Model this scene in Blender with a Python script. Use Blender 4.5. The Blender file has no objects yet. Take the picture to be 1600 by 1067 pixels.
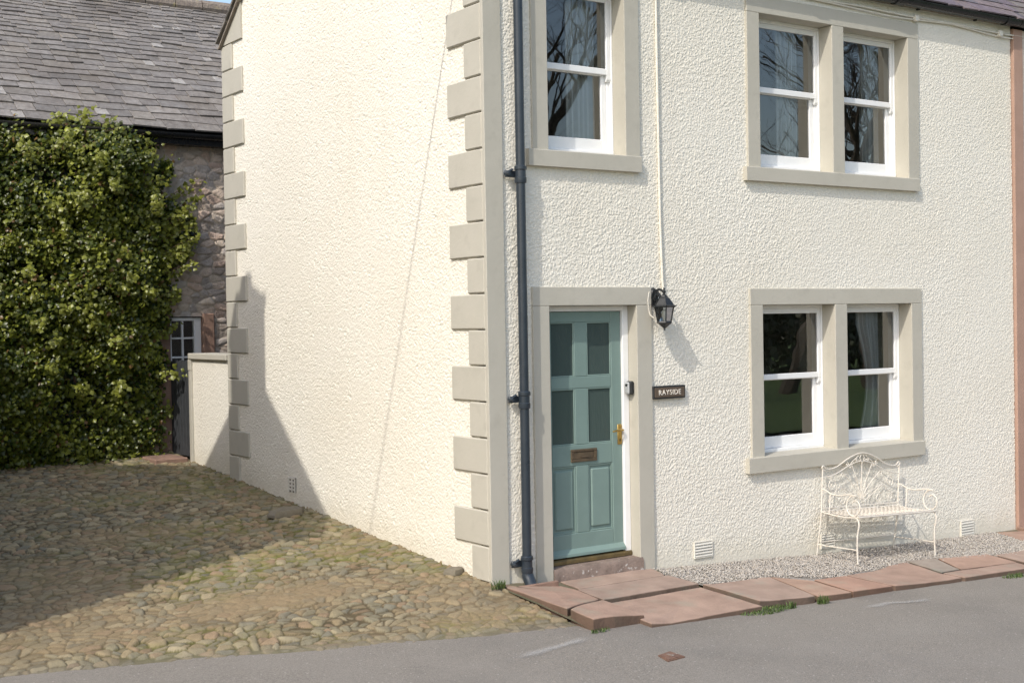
import bpy, math, random
import numpy as np
from mathutils import Vector, Matrix

random.seed(7)
RNG = np.random.default_rng(11)
scene = bpy.context.scene
COL = scene.collection
SUN = Vector((-2.1, -1.0, 2.2)).normalized()          # towards the sun

# ------------------------------------------------------------------ noise
def _hash(ix, iy, seed):
    n = (ix.astype(np.int64) * 374761393 + iy.astype(np.int64) * 668265263 + seed * 974711) & 0x7fffffff
    n = ((n ^ (n >> 13)) * 1274126177) & 0x7fffffff
    n = ((n ^ (n >> 15)) * 668265263) & 0x7fffffff
    return ((n ^ (n >> 16)) & 0xffffff) / float(0xffffff)

def vnoise(x, y, seed=0):
    ix = np.floor(x); iy = np.floor(y)
    fx = x - ix; fy = y - iy
    ux = fx * fx * (3 - 2 * fx); uy = fy * fy * (3 - 2 * fy)
    a = _hash(ix, iy, seed); b = _hash(ix + 1, iy, seed)
    c = _hash(ix, iy + 1, seed); d = _hash(ix + 1, iy + 1, seed)
    return (a * (1 - ux) + b * ux) * (1 - uy) + (c * (1 - ux) + d * ux) * uy

def fbm(x, y, seed=0, octv=4):
    s = 0; a = .5; t = 0
    for i in range(octv):
        s = s + a * vnoise(x, y, seed + i * 17); t += a
        x = x * 2.03 + 5.2; y = y * 2.03 + 1.7; a *= .5
    return s / t

def voronoi(x, y, seed=0, jit=.9):
    ix = np.floor(x); iy = np.floor(y)
    f1 = np.full(x.shape, 9.); f2 = np.full(x.shape, 9.); idn = np.zeros(x.shape); cx = np.zeros(x.shape); cy = np.zeros(x.shape)
    for dx in (-1, 0, 1):
        for dy in (-1, 0, 1):
            jx = ix + dx; jy = iy + dy
            px = jx + .5 + (_hash(jx, jy, seed) - .5) * jit
            py = jy + .5 + (_hash(jx, jy, seed + 5) - .5) * jit
            d = np.hypot(x - px, y - py)
            n = _hash(jx, jy, seed + 9)
            m = d < f1
            f2 = np.where(m, f1, np.minimum(f2, d))
            idn = np.where(m, n, idn); cx = np.where(m, px, cx); cy = np.where(m, py, cy)
            f1 = np.where(m, d, f1)
    return f1, f2, idn, cx, cy

def sstep(a, b, x):
    t = np.clip((x - a) / (b - a), 0, 1)
    return t * t * (3 - 2 * t)

# ------------------------------------------------------------------ materials
def nt(name):
    m = bpy.data.materials.new(name); m.use_nodes = True
    t = m.node_tree; t.nodes.clear()
    out = t.nodes.new('ShaderNodeOutputMaterial')
    return m, t, out

def mat(name, c1, c2=None, rough=.6, scale=4., detail=5., lo=.35, hi=.65, bump=0., bscale=60., bdist=.004,
        attr=False, metal=0., spec=.5, transl=0., coat=0., c3=None, scale3=1.2, lo3=.55, hi3=.75, rvar=.1):
    m, t, out = nt(name)
    N = t.nodes.new; L = t.links.new
    p = N('ShaderNodeBsdfPrincipled'); p.inputs['Roughness'].default_value = rough
    p.inputs['Metallic'].default_value = metal; p.inputs['Specular IOR Level'].default_value = spec
    p.inputs['Coat Weight'].default_value = coat
    tc = N('ShaderNodeTexCoord')
    c2 = c2 or tuple(v * .85 for v in c1)
    no = N('ShaderNodeTexNoise'); no.inputs['Scale'].default_value = scale; no.inputs['Detail'].default_value = detail
    no.inputs['Roughness'].default_value = .6
    L(tc.outputs['Object'], no.inputs['Vector'])
    mr = N('ShaderNodeMapRange'); mr.inputs[1].default_value = lo; mr.inputs[2].default_value = hi
    L(no.outputs['Fac'], mr.inputs[0])
    mx = N('ShaderNodeMix'); mx.data_type = 'RGBA'
    mx.inputs[6].default_value = (*c1, 1); mx.inputs[7].default_value = (*c2, 1)
    L(mr.outputs[0], mx.inputs[0])
    col = mx.outputs[2]
    if c3:
        n3 = N('ShaderNodeTexNoise'); n3.inputs['Scale'].default_value = scale3; n3.inputs['Detail'].default_value = 6
        L(tc.outputs['Object'], n3.inputs['Vector'])
        m3 = N('ShaderNodeMapRange'); m3.inputs[1].default_value = lo3; m3.inputs[2].default_value = hi3
        L(n3.outputs['Fac'], m3.inputs[0])
        x3 = N('ShaderNodeMix'); x3.data_type = 'RGBA'; x3.inputs[7].default_value = (*c3, 1)
        L(m3.outputs[0], x3.inputs[0]); L(col, x3.inputs[6]); col = x3.outputs[2]
    if attr:
        at = N('ShaderNodeAttribute'); at.attribute_name = 'tint'
        ml = N('ShaderNodeMix'); ml.data_type = 'RGBA'; ml.blend_type = 'MULTIPLY'; ml.inputs[0].default_value = 1
        L(col, ml.inputs[6]); L(at.outputs['Color'], ml.inputs[7]); col = ml.outputs[2]
    L(col, p.inputs['Base Color'])
    rr = N('ShaderNodeMapRange'); rr.inputs[3].default_value = max(0.02, rough - rvar); rr.inputs[4].default_value = min(1, rough + rvar)
    L(no.outputs['Fac'], rr.inputs[0]); L(rr.outputs[0], p.inputs['Roughness'])
    if bump:
        bn = N('ShaderNodeTexNoise'); bn.inputs['Scale'].default_value = bscale; bn.inputs['Detail'].default_value = 4
        L(tc.outputs['Object'], bn.inputs['Vector'])
        b = N('ShaderNodeBump'); b.inputs['Strength'].default_value = bump; b.inputs['Distance'].default_value = bdist
        L(bn.outputs['Fac'], b.inputs['Height']); L(b.outputs['Normal'], p.inputs['Normal'])
    sh = p.outputs[0]
    if transl:
        tr = N('ShaderNodeBsdfTranslucent'); L(col, tr.inputs['Color'])
        ms = N('ShaderNodeMixShader'); ms.inputs[0].default_value = transl
        L(sh, ms.inputs[1]); L(tr.outputs[0], ms.inputs[2]); sh = ms.outputs[0]
    L(sh, out.inputs[0])
    return m

def glass_mat(name, tint=(.93, .96, .95), ior=1.5, wobble=.0, rough=0.0, boost=1.0):
    m, t, out = nt(name); N = t.nodes.new; L = t.links.new
    tr = N('ShaderNodeBsdfTransparent'); tr.inputs[0].default_value = (*tint, 1)
    gl = N('ShaderNodeBsdfGlossy'); gl.inputs['Roughness'].default_value = rough
    fr = N('ShaderNodeFresnel'); fr.inputs['IOR'].default_value = ior
    mu = N('ShaderNodeMath'); mu.operation = 'MULTIPLY'; mu.inputs[1].default_value = boost; mu.use_clamp = True
    L(fr.outputs[0], mu.inputs[0])
    if wobble:
        tc = N('ShaderNodeTexCoord'); no = N('ShaderNodeTexNoise'); no.inputs['Scale'].default_value = 3.5; no.inputs['Detail'].default_value = 1
        L(tc.outputs['Object'], no.inputs['Vector'])
        b = N('ShaderNodeBump'); b.inputs['Strength'].default_value = wobble; b.inputs['Distance'].default_value = .01
        L(no.outputs['Fac'], b.inputs['Height']); L(b.outputs[0], gl.inputs['Normal'])
    ms = N('ShaderNodeMixShader')
    L(mu.outputs[0], ms.inputs[0]); L(tr.outputs[0], ms.inputs[1]); L(gl.outputs[0], ms.inputs[2])
    L(ms.outputs[0], out.inputs[0])
    return m

M = {}
M['harl'] = mat('cream_roughcast', (.785, .748, .660), (.765, .722, .628), .9, 1.3, 6, .3, .75, bump=.7, bscale=170, bdist=.003, spec=.2, attr=True, c3=(.76, .71, .61), scale3=.55, lo3=.6, hi3=.95)
M['trim'] = mat('greige_stone_paint', (.49, .462, .392), (.455, .43, .362), .75, 2.0, 7, bump=.45, bscale=32, bdist=.004, spec=.25, c3=(.41, .385, .325), scale3=7, lo3=.56, hi3=.85)
M['white'] = mat('white_window_paint', (.84, .84, .83), (.80, .80, .79), .35, 6, bump=.05, spec=.4)
M['door'] = mat('sage_green_paint', (.195, .275, .248), (.178, .253, .228), .42, 5, bump=.08, bscale=40, bdist=.002, spec=.4)
M['doorglass'] = None
M['brass'] = mat('aged_brass', (.58, .40, .13), (.45, .29, .08), .32, 30, metal=.9)
M['bronze'] = mat('dull_bronze', (.10, .075, .05), (.16, .115, .07), .45, 20, metal=.4)
M['black'] = mat('black_iron', (.012, .014, .015), (.02, .022, .024), .38, 20, bump=.15, bscale=60, bdist=.002)
M['pipe'] = mat('slate_blue_pipe_paint', (.022, .030, .040), (.030, .039, .050), .3, 7, bump=.05, spec=.5)
M['gutter'] = mat('black_plastic', (.008, .009, .010), (.014, .014, .015), .28, 8)
M['ironwhite'] = mat('cream_iron_paint', (.68, .635, .56), (.54, .46, .37), .5, 30, lo=.45, hi=.85, bump=.1)
M['cream'] = mat('cream_plastic', (.78, .74, .65), (.70, .65, .55), .5, 10)
M['vent'] = mat('cream_vent_paint', (.72, .69, .61), (.64, .60, .52), .6, 14)
M['dark'] = mat('dark_void', (.02, .02, .02), (.03, .03, .03), .9)
def asphalt_mat():
    m, t, out = nt('asphalt'); N = t.nodes.new; L = t.links.new
    p = N('ShaderNodeBsdfPrincipled'); p.inputs['Roughness'].default_value = .9; p.inputs['Specular IOR Level'].default_value = .3
    tc = N('ShaderNodeTexCoord')
    def noise(sc, de, ro=.6):
        n = N('ShaderNodeTexNoise'); n.inputs['Scale'].default_value = sc; n.inputs['Detail'].default_value = de; n.inputs['Roughness'].default_value = ro
        L(tc.outputs['Object'], n.inputs['Vector']); return n.outputs['Fac']
    def mr(v, a, b, c=0, d=1):
        r = N('ShaderNodeMapRange'); r.inputs[1].default_value = a; r.inputs[2].default_value = b; r.inputs[3].default_value = c; r.inputs[4].default_value = d; L(v, r.inputs[0]); return r.outputs[0]
    def mix(f, a, b):
        x = N('ShaderNodeMix'); x.data_type = 'RGBA'
        L(f, x.inputs[0])
        for k, v in ((6, a), (7, b)):
            if isinstance(v, tuple): x.inputs[k].default_value = (*v, 1)
            else: L(v, x.inputs[k])
        return x.outputs[2]
    c = mix(mr(noise(80, 3, .85), .30, .70), (.152, .136, .117), (.315, .286, .248))
    c = mix(mr(noise(1.1, 6), .40, .72, 0, .8), c, (.265, .242, .212))
    c = mix(mr(noise(.45, 5), .50, .70, 0, .6), c, (.165, .152, .138))
    vo = N('ShaderNodeTexVoronoi'); vo.inputs['Scale'].default_value = 30; L(tc.outputs['Object'], vo.inputs['Vector'])
    sp = N('ShaderNodeSeparateColor'); L(vo.outputs['Color'], sp.inputs[0])
    mu = N('ShaderNodeMath'); mu.operation = 'MULTIPLY'
    L(mr(vo.outputs['Distance'], .22, .12), mu.inputs[0]); L(mr(sp.outputs[0], .80, .82), mu.inputs[1])
    c = mix(mu.outputs[0], c, (.40, .375, .34))
    L(c, p.inputs['Base Color'])
    b = N('ShaderNodeBump'); b.inputs['Strength'].default_value = .8; b.inputs['Distance'].default_value = .006
    L(noise(150, 3, .7), b.inputs['Height']); L(b.outputs[0], p.inputs['Normal']); L(p.outputs[0], out.inputs[0])
    return m
M['asphalt'] = asphalt_mat()
M['flag'] = mat('red_sandstone', (.41, .305, .246), (.275, .205, .165), .88, 4, 10, .32, .72, bump=.7, bscale=45, bdist=.007, attr=True, spec=.2, c3=(.33, .29, .235), scale3=3.6, lo3=.55, hi3=.75)
M['step'] = mat('worn_step_stone', (.29, .222, .185), (.17, .13, .108), .9, 9, 8, .3, .7, bump=.8, bscale=50, bdist=.008, spec=.25, c3=(.46, .43, .40), scale3=24, lo3=.62, hi3=.72)
M['gravel'] = mat('gravel_stone', (.47, .445, .41), (.39, .37, .34), .85, 12, attr=True)
M['gravelbed'] = mat('gravel_bed', (.36, .33, .29), (.27, .24, .21), .95, 40, bump=.8, bscale=120, bdist=.01)
M['cobble'] = mat('cobble_stone', (1, 1, 1), (.78, .77, .75), .85, 24, 6, .3, .75, bump=.55, bscale=90, bdist=.006, attr=True, spec=.25)
M['rubble'] = mat('rubble_stone', (1, 1, 1), (.72, .70, .67), .9, 14, 7, .3, .75, bump=.8, bscale=50, bdist=.015, attr=True, spec=.2)
M['slate'] = mat('grey_slate', (1, 1, 1), (.62, .60, .58), .72, 11, 8, .3, .75, bump=.7, bscale=30, bdist=.012, attr=True, spec=.12, c3=(1.15, 1.08, .90), scale3=26, lo3=.60, hi3=.72)
M['oldslate'] = mat('weathered_slate', (1, 1, 1), (.60, .57, .56), .75, 12, 8, .3, .75, bump=.9, bscale=26, bdist=.016, attr=True, spec=.12, c3=(.58, .55, .53), scale3=1.4, lo3=.48, hi3=.78)
M['ridge'] = mat('ridge_stone', (.27, .225, .18), (.19, .155, .13), .9, 14, 7, bump=.8, bscale=30, bdist=.02, c3=(.33, .28, .15), scale3=9, lo3=.58, hi3=.7)
M['ivy'] = mat('ivy_leaf', (1, 1, 1), (.85, .85, .85), .36, 6, attr=True, transl=.38, spec=.5)
M['bark'] = mat('bark', (.10, .078, .058), (.06, .048, .036), .95, 8, bump=.8, bscale=20, bdist=.03)
M['twig'] = mat('ivy_stem', (.14, .09, .05), (.09, .06, .035), .9, 10)
M['grass'] = mat('grass_blade', (1, 1, 1), (.85, .85, .85), .55, 6, attr=True, transl=.25)
M['lawn'] = mat('lawn', (.095, .165, .038), (.13, .18, .05), .95, 3, 8, bump=1, bscale=60, bdist=.05)
M['earth'] = mat('earth', (.16, .13, .09), (.10, .10, .05), .95, 1, 8)
M['hedge'] = mat('hedge_leaf', (1, 1, 1), (.8, .8, .8), .6, 6, attr=True, transl=.15)
M['gate'] = mat('dark_gate_paint', (.050, .054, .060), (.035, .038, .042), .6, 9, bump=.3, bscale=30, bdist=.003)
M['redjamb'] = mat('red_jamb_stone', (.32, .20, .145), (.22, .14, .105), .9, 6, 7, bump=.7, bscale=30, bdist=.01)
M['pinktrim'] = mat('pink_stone_paint', (.42, .27, .205), (.37, .235, .175), .8, 3, bump=.3, bscale=25)
M['pinkharl'] = mat('pale_pink_roughcast', (.66, .58, .51), (.60, .52, .45), .9, 2, bump=.8, bscale=60, bdist=.012)
M['oldwall'] = mat('old_stone_wall', (.30, .25, .20), (.20, .17, .14), .9, 3, 7, bump=.9, bscale=9, bdist=.04)
M['greyharl'] = mat('grey_wall', (.45, .42, .37), (.38, .35, .31), .9, 2)
M['room'] = mat('room_paint', (.72, .69, .62), (.66, .63, .56), .9, 2)
M['reveal'] = mat('shutter_paint', (.70, .64, .53), (.64, .58, .47), .7, 3)
M['carpet'] = mat('floor_boards', (.16, .11, .07), (.12, .08, .05), .7, 5)
M['curtain'] = mat('cream_curtain', (.86, .86, .84), (.80, .80, .78), .9, 6, transl=.3)
M['plaque'] = mat('bronze_plaque', (.17, .125, .09), (.13, .095, .07), .38, 12, metal=.35)
M['letter'] = mat('plaque_lettering', (.90, .84, .74), (.84, .77, .66), .5, 12)
M['silver'] = mat('grey_plastic', (.42, .43, .43), (.36, .37, .37), .4, 12)
M['rust'] = mat('rusty_iron', (.21, .115, .075), (.13, .075, .055), .85, 14, 7, bump=.6, bscale=60, bdist=.004)
M['lampglass'] = glass_mat('lantern_glass', (.85, .86, .84), 1.6, .3)
M['bulb'] = mat('frosted_bulb', (.8, .8, .76), (.75, .75, .7), .4, 5)
M['chalk'] = None

def obscure_glass():
    m, t, out = nt('obscure_door_glass'); N = t.nodes.new; L = t.links.new
    p = N('ShaderNodeBsdfPrincipled'); p.inputs['Base Color'].default_value = (.060, .085, .080, 1)
    p.inputs['Roughness'].default_value = .07; p.inputs['Specular IOR Level'].default_value = .6
    tc = N('ShaderNodeTexCoord'); mp = N('ShaderNodeMapping'); mp.inputs['Scale'].default_value = (70, 70, 9)
    no = N('ShaderNodeTexNoise'); no.inputs['Scale'].default_value = 1; no.inputs['Detail'].default_value = 4
    no.inputs['Distortion'].default_value = 1.0
    L(tc.outputs['Object'], mp.inputs[0]); L(mp.outputs[0], no.inputs['Vector'])
    b = N('ShaderNodeBump'); b.inputs['Strength'].default_value = .5; b.inputs['Distance'].default_value = .006
    L(no.outputs['Fac'], b.inputs['Height']); L(b.outputs[0], p.inputs['Normal'])
    L(p.outputs[0], out.inputs[0]); return m
M['doorglass'] = obscure_glass()
M['glass'] = glass_mat('window_glass', (.95, .97, .96), 1.52, .05, 0, 3.5)

def chalk_mat():
    m, t, out = nt('worn_white_paint'); N = t.nodes.new; L = t.links.new
    p = N('ShaderNodeBsdfPrincipled'); p.inputs['Base Color'].default_value = (.50, .49, .47, 1); p.inputs['Roughness'].default_value = .9
    tr = N('ShaderNodeBsdfTransparent'); tc = N('ShaderNodeTexCoord')
    no = N('ShaderNodeTexNoise'); no.inputs['Scale'].default_value = 38; no.inputs['Detail'].default_value = 8; no.inputs['Roughness'].default_value = .75
    at = N('ShaderNodeAttribute'); at.attribute_name = 'tint'
    su = N('ShaderNodeMath'); su.operation = 'ADD'
    L(tc.outputs['Object'], no.inputs['Vector']); L(no.outputs['Fac'], su.inputs[0]); L(at.outputs['Fac'], su.inputs[1])
    mr = N('ShaderNodeMapRange'); mr.inputs[1].default_value = .75; mr.inputs[2].default_value = 1.6; mr.inputs[4].default_value = .5
    L(su.outputs[0], mr.inputs[0])
    ms = N('ShaderNodeMixShader'); L(mr.outputs[0], ms.inputs[0]); L(tr.outputs[0], ms.inputs[1]); L(p.outputs[0], ms.inputs[2])
    L(ms.outputs[0], out.inputs[0]); return m
M['chalk'] = chalk_mat()

# ------------------------------------------------------------------ objects
def root_loc(o):
    while o.parent is not None:
        o = o.parent
    return Vector(o.location)

def link(name, me, m=None, parent=None, kind=None):
    o = bpy.data.objects.new(name, me)
    COL.objects.link(o)
    if m is not None:
        me.materials.append(m)
    if parent is not None:
        o.parent = parent
    if kind:
        o['kind'] = kind
    return o

def tag(o, label, cat, group=None, kind=None):
    o['label'] = label; o['category'] = cat
    if group: o['group'] = group
    if kind: o['kind'] = kind
    return o

def thing(name, loc, label, cat, group=None):
    o = bpy.data.objects.new(name, None); COL.objects.link(o); o.location = loc
    o.empty_display_size = .1
    return tag(o, label, cat, group)

class MB:
    def __init__(s):
        s.v = []; s.f = []; s.t = []; s.tint = (1, 1, 1)
    def add(s, vs, fs):
        b = len(s.v)
        s.v += [tuple(v) for v in vs]; s.f += [tuple(i + b for i in f) for f in fs]
        s.t += [s.tint] * len(vs)
        return s
    def box(s, x0, x1, y0, y1, z0, z1):
        return s.add([(x0, y0, z0), (x1, y0, z0), (x1, y1, z0), (x0, y1, z0), (x0, y0, z1), (x1, y0, z1), (x1, y1, z1), (x0, y1, z1)],
                     [(0, 3, 2, 1), (4, 5, 6, 7), (0, 1, 5, 4), (1, 2, 6, 5), (2, 3, 7, 6), (3, 0, 4, 7)])
    def cbox(s, x0, x1, y0, y1, z0, z1, c=.006):
        """box with all edges chamfered"""
        X = (x0, x1); Y = (y0, y1); Z = (z0, z1); vs = []; idx = {}
        for i in (0, 1):
            for j in (0, 1):
                for k in (0, 1):
                    sx = c if i == 0 else -c; sy = c if j == 0 else -c; sz = c if k == 0 else -c
                    for a in range(3):
                        p = [X[i] + sx, Y[j] + sy, Z[k] + sz]
                        p[a] = (X[i], Y[j], Z[k])[a]
                        idx[(i, j, k, a)] = len(vs); vs.append(p)
        g = lambda i, j, k, a: idx[(i, j, k, a)]
        fs = []
        for i in (0, 1):
            q = [g(i, 0, 0, 0), g(i, 1, 0, 0), g(i, 1, 1, 0), g(i, 0, 1, 0)]; fs.append(q if i else q[::-1])
            q = [g(0, i, 0, 1), g(0, i, 1, 1), g(1, i, 1, 1), g(1, i, 0, 1)]; fs.append(q if i else q[::-1])
            q = [g(0, 0, i, 2), g(1, 0, i, 2), g(1, 1, i, 2), g(0, 1, i, 2)]; fs.append(q if i else q[::-1])
        for a in (0, 1):
            for b in (0, 1):
                fs.append((g(a, b, 0, 0), g(a, b, 1, 0), g(a, b, 1, 1), g(a, b, 0, 1)))
                fs.append((g(a, 0, b, 0), g(a, 1, b, 0), g(a, 1, b, 2), g(a, 0, b, 2)))
                fs.append((g(0, a, b, 1), g(1, a, b, 1), g(1, a, b, 2), g(0, a, b, 2)))
                for c2 in (0, 1):
                    fs.append((g(a, b, c2, 0), g(a, b, c2, 1), g(a, b, c2, 2)))
        return s.add(vs, fs)
    def tube(s, pts, r, n=8, cap=True):
        pts = [Vector(p) for p in pts]; k = len(pts)
        rs = r if isinstance(r, (list, tuple)) else [r] * k
        tg = []
        for i in range(k):
            a = pts[max(0, i - 1)]; b = pts[min(k - 1, i + 1)]
            d = b - a
            tg.append(d.normalized() if d.length > 1e-9 else Vector((0, 0, 1)))
        u = tg[0].orthogonal().normalized(); vs = []; fs = []
        for i in range(k):
            u = (u - tg[i] * u.dot(tg[i]))
            u = u.normalized() if u.length > 1e-6 else tg[i].orthogonal().normalized()
            w = tg[i].cross(u)
            for j in range(n):
                a = 2 * math.pi * j / n
                vs.append(pts[i] + (u * math.cos(a) + w * math.sin(a)) * rs[i])
        for i in range(k - 1):
            for j in range(n):
                j2 = (j + 1) % n
                fs.append((i * n + j, i * n + j2, (i + 1) * n + j2, (i + 1) * n + j))
        if cap:
            fs.append(tuple(range(n))[::-1]); fs.append(tuple((k - 1) * n + j for j in range(n)))
        return s.add(vs, fs)
    def lathe(s, cx, cy, prof, n=16, ang0=0):
        """prof: list of (r, z) about the vertical axis"""
        vs = []; fs = []
        for r, z in prof:
            for j in range(n):
                a = ang0 + 2 * math.pi * j / n
                vs.append((cx + r * math.cos(a), cy + r * math.sin(a), z))
        for i in range(len(prof) - 1):
            for j in range(n):
                j2 = (j + 1) % n
                fs.append((i * n + j, i * n + j2, (i + 1) * n + j2, (i + 1) * n + j))
        fs.append(tuple(range(n))[::-1]); fs.append(tuple((len(prof) - 1) * n + j for j in range(n)))
        return s.add(vs, fs)
    def prism(s, poly, axis, a, b):
        """extrude a 2-D polygon along an axis: axis 0 -> poly is (y,z); 1 -> (x,z); 2 -> (x,y)"""
        def P(q, t):
            return (t, q[0], q[1]) if axis == 0 else ((q[0], t, q[1]) if axis == 1 else (q[0], q[1], t))
        n = len(poly)
        vs = [P(q, a) for q in poly] + [P(q, b) for q in poly]
        fs = [tuple(range(n)), tuple(range(2 * n - 1, n - 1, -1))]
        fs += [(i, i + n, (i + 1) % n + n, (i + 1) % n) for i in range(n)]
        return s.add(vs, fs)
    def build(s, name, m, parent=None, kind=None, smooth=False, tint=False, keepn=False):
        me = bpy.data.meshes.new(name)
        base = root_loc(parent) if parent is not None else Vector((0, 0, 0))
        me.from_pydata([(x - base.x, y - base.y, z - base.z) for x, y, z in s.v], [], s.f)
        if tint:
            at = me.color_attributes.new('tint', 'FLOAT_COLOR', 'POINT')
            at.data.foreach_set('color', np.array([(*c, 1.) for c in s.t], dtype=np.float32).ravel())
        if keepn: me.update()
        else: fix_normals(me)
        if smooth:
            me.polygons.foreach_set('use_smooth', [True] * len(me.polygons))
            try: me.set_sharp_from_angle(angle=math.radians(40))
            except Exception: pass
        return link(name, me, m, parent, kind)

import bmesh
def fix_normals(me):
    bm = bmesh.new(); bm.from_mesh(me); bmesh.ops.recalc_face_normals(bm, faces=bm.faces); bm.to_mesh(me); bm.free(); me.update()

def arrays_mesh(name, V, F, m, parent=None, kind=None, tint=None, smooth=True):
    """V (n,3) world, F (k,4) or (k,3) index arrays"""
    me = bpy.data.meshes.new(name)
    base = root_loc(parent) if parent is not None else Vector((0, 0, 0))
    V = np.asarray(V, dtype=np.float32) - np.array(base, dtype=np.float32)
    F = np.asarray(F, dtype=np.int32); k = F.shape[1]
    me.vertices.add(len(V)); me.vertices.foreach_set('co', V.ravel())
    me.loops.add(F.size); me.loops.foreach_set('vertex_index', F.ravel())
    me.polygons.add(len(F)); me.polygons.foreach_set('loop_start', np.arange(0, F.size, k, dtype=np.int32))
    try: me.polygons.foreach_set('loop_total', np.full(len(F), k, dtype=np.int32))
    except Exception: pass
    if smooth: me.polygons.foreach_set('use_smooth', np.ones(len(F), dtype=bool))
    me.update(calc_edges=True)
    if tint is not None:
        at = me.color_attributes.new('tint', 'FLOAT_COLOR', 'POINT')
        at.data.foreach_set('color', np.concatenate([tint, np.ones((len(V), 1))], 1).astype(np.float32).ravel())
    return link(name, me, m, parent, kind)

def grid_faces(nu, nv, keep=None, flip=False):
    i = np.arange((nu - 1) * (nv - 1)); u = i // (nv - 1); v = i % (nv - 1)
    a = u * nv + v
    F = np.stack([a, a + nv, a + nv + 1, a + 1], 1)
    if flip: F = F[:, ::-1]
    if keep is not None: F = F[keep.ravel()]
    return F

def smooth_path(pts, k=6):
    """Catmull-Rom through the points"""
    P = [Vector(p) for p in pts]; out = []
    for i in range(len(P) - 1):
        p0 = P[max(0, i - 1)]; p1 = P[i]; p2 = P[i + 1]; p3 = P[min(len(P) - 1, i + 2)]
        for j in range(k):
            t = j / k
            out.append(.5 * ((2 * p1) + (p2 - p0) * t + (2 * p0 - 5 * p1 + 4 * p2 - p3) * t * t + (3 * p1 - p0 - 3 * p2 + p3) * t ** 3))
    out.append(P[-1]); return out

# ------------------------------------------------------------------ levels
_zf = [(-1, .10), (0, .11), (.16, .105), (.58, .05), (1.5, .045), (1.65, .026), (2.95, -.038), (3.6, -.08), (5.5, -.135), (6.6, -.16), (12, -.33)]
def zf(x): return np.interp(x, [p[0] for p in _zf], [p[1] for p in _zf])
def zpath(x, y): return zf(x) + .04 * y
def zroad(x): return np.interp(x, [-60, 0, 10, 60], [-.005, -.02, -.42, -.45])
_edge = [(-9, 1.7), (-6, .75), (-3.585, .044), (-2.77, -.165), (-1.73, -.55), (-.75, -.89), (.087, -1.07), (.6, -1.25)]
def yedge(x): return np.interp(x, [p[0] for p in _edge], [p[1] for p in _edge])
def zcob(x, y):
    d = y - yedge(x)
    return np.where(d < 1.1, .11 * d, .121 + .0735 * (d - 1.1)) - .012

# ------------------------------------------------------------------ THE SETTING
MB().add([(-250, -250, -1.2), (250, -250, -1.2), (250, 250, -1.2), (-250, 250, -1.2)], [(0, 1, 2, 3)]).build('ground', M['earth'], kind='structure')

xs = np.concatenate([np.linspace(-60, -8, 20), np.linspace(-7.5, 12, 120), np.linspace(13, 60, 20)])
ys = np.concatenate([np.linspace(-11, -3, 30), np.linspace(-2.9, 2.2, 60)])
X, Y = np.meshgrid(xs, ys, indexing='ij')
Zr = zroad(X) + .006 * (fbm(X * 1.3, Y * 1.3, 3) - .5) + .0
V = np.stack([X, Y, Zr], 2).reshape(-1, 3)
ym = np.minimum(yedge(X), np.where(X > 0, -1.0, 9))
keep = (Y[:-1, :-1] < ym[:-1, :-1] + .25)
arrays_mesh('road', V, grid_faces(len(xs), len(ys), keep), M['asphalt'], kind='structure')

xs = np.linspace(-80, 80, 60); ys = np.linspace(-90, -11, 40)
X, Y = np.meshgrid(xs, ys, indexing='ij')
Zl = zroad(X) + .06 + .25 * (fbm(X * .12, Y * .12, 8) - .5) * sstep(-11, -16, Y)
arrays_mesh('lawn', np.stack([X, Y, Zl], 2).reshape(-1, 3), grid_faces(60, 40), M['lawn'], kind='structure')

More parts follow.
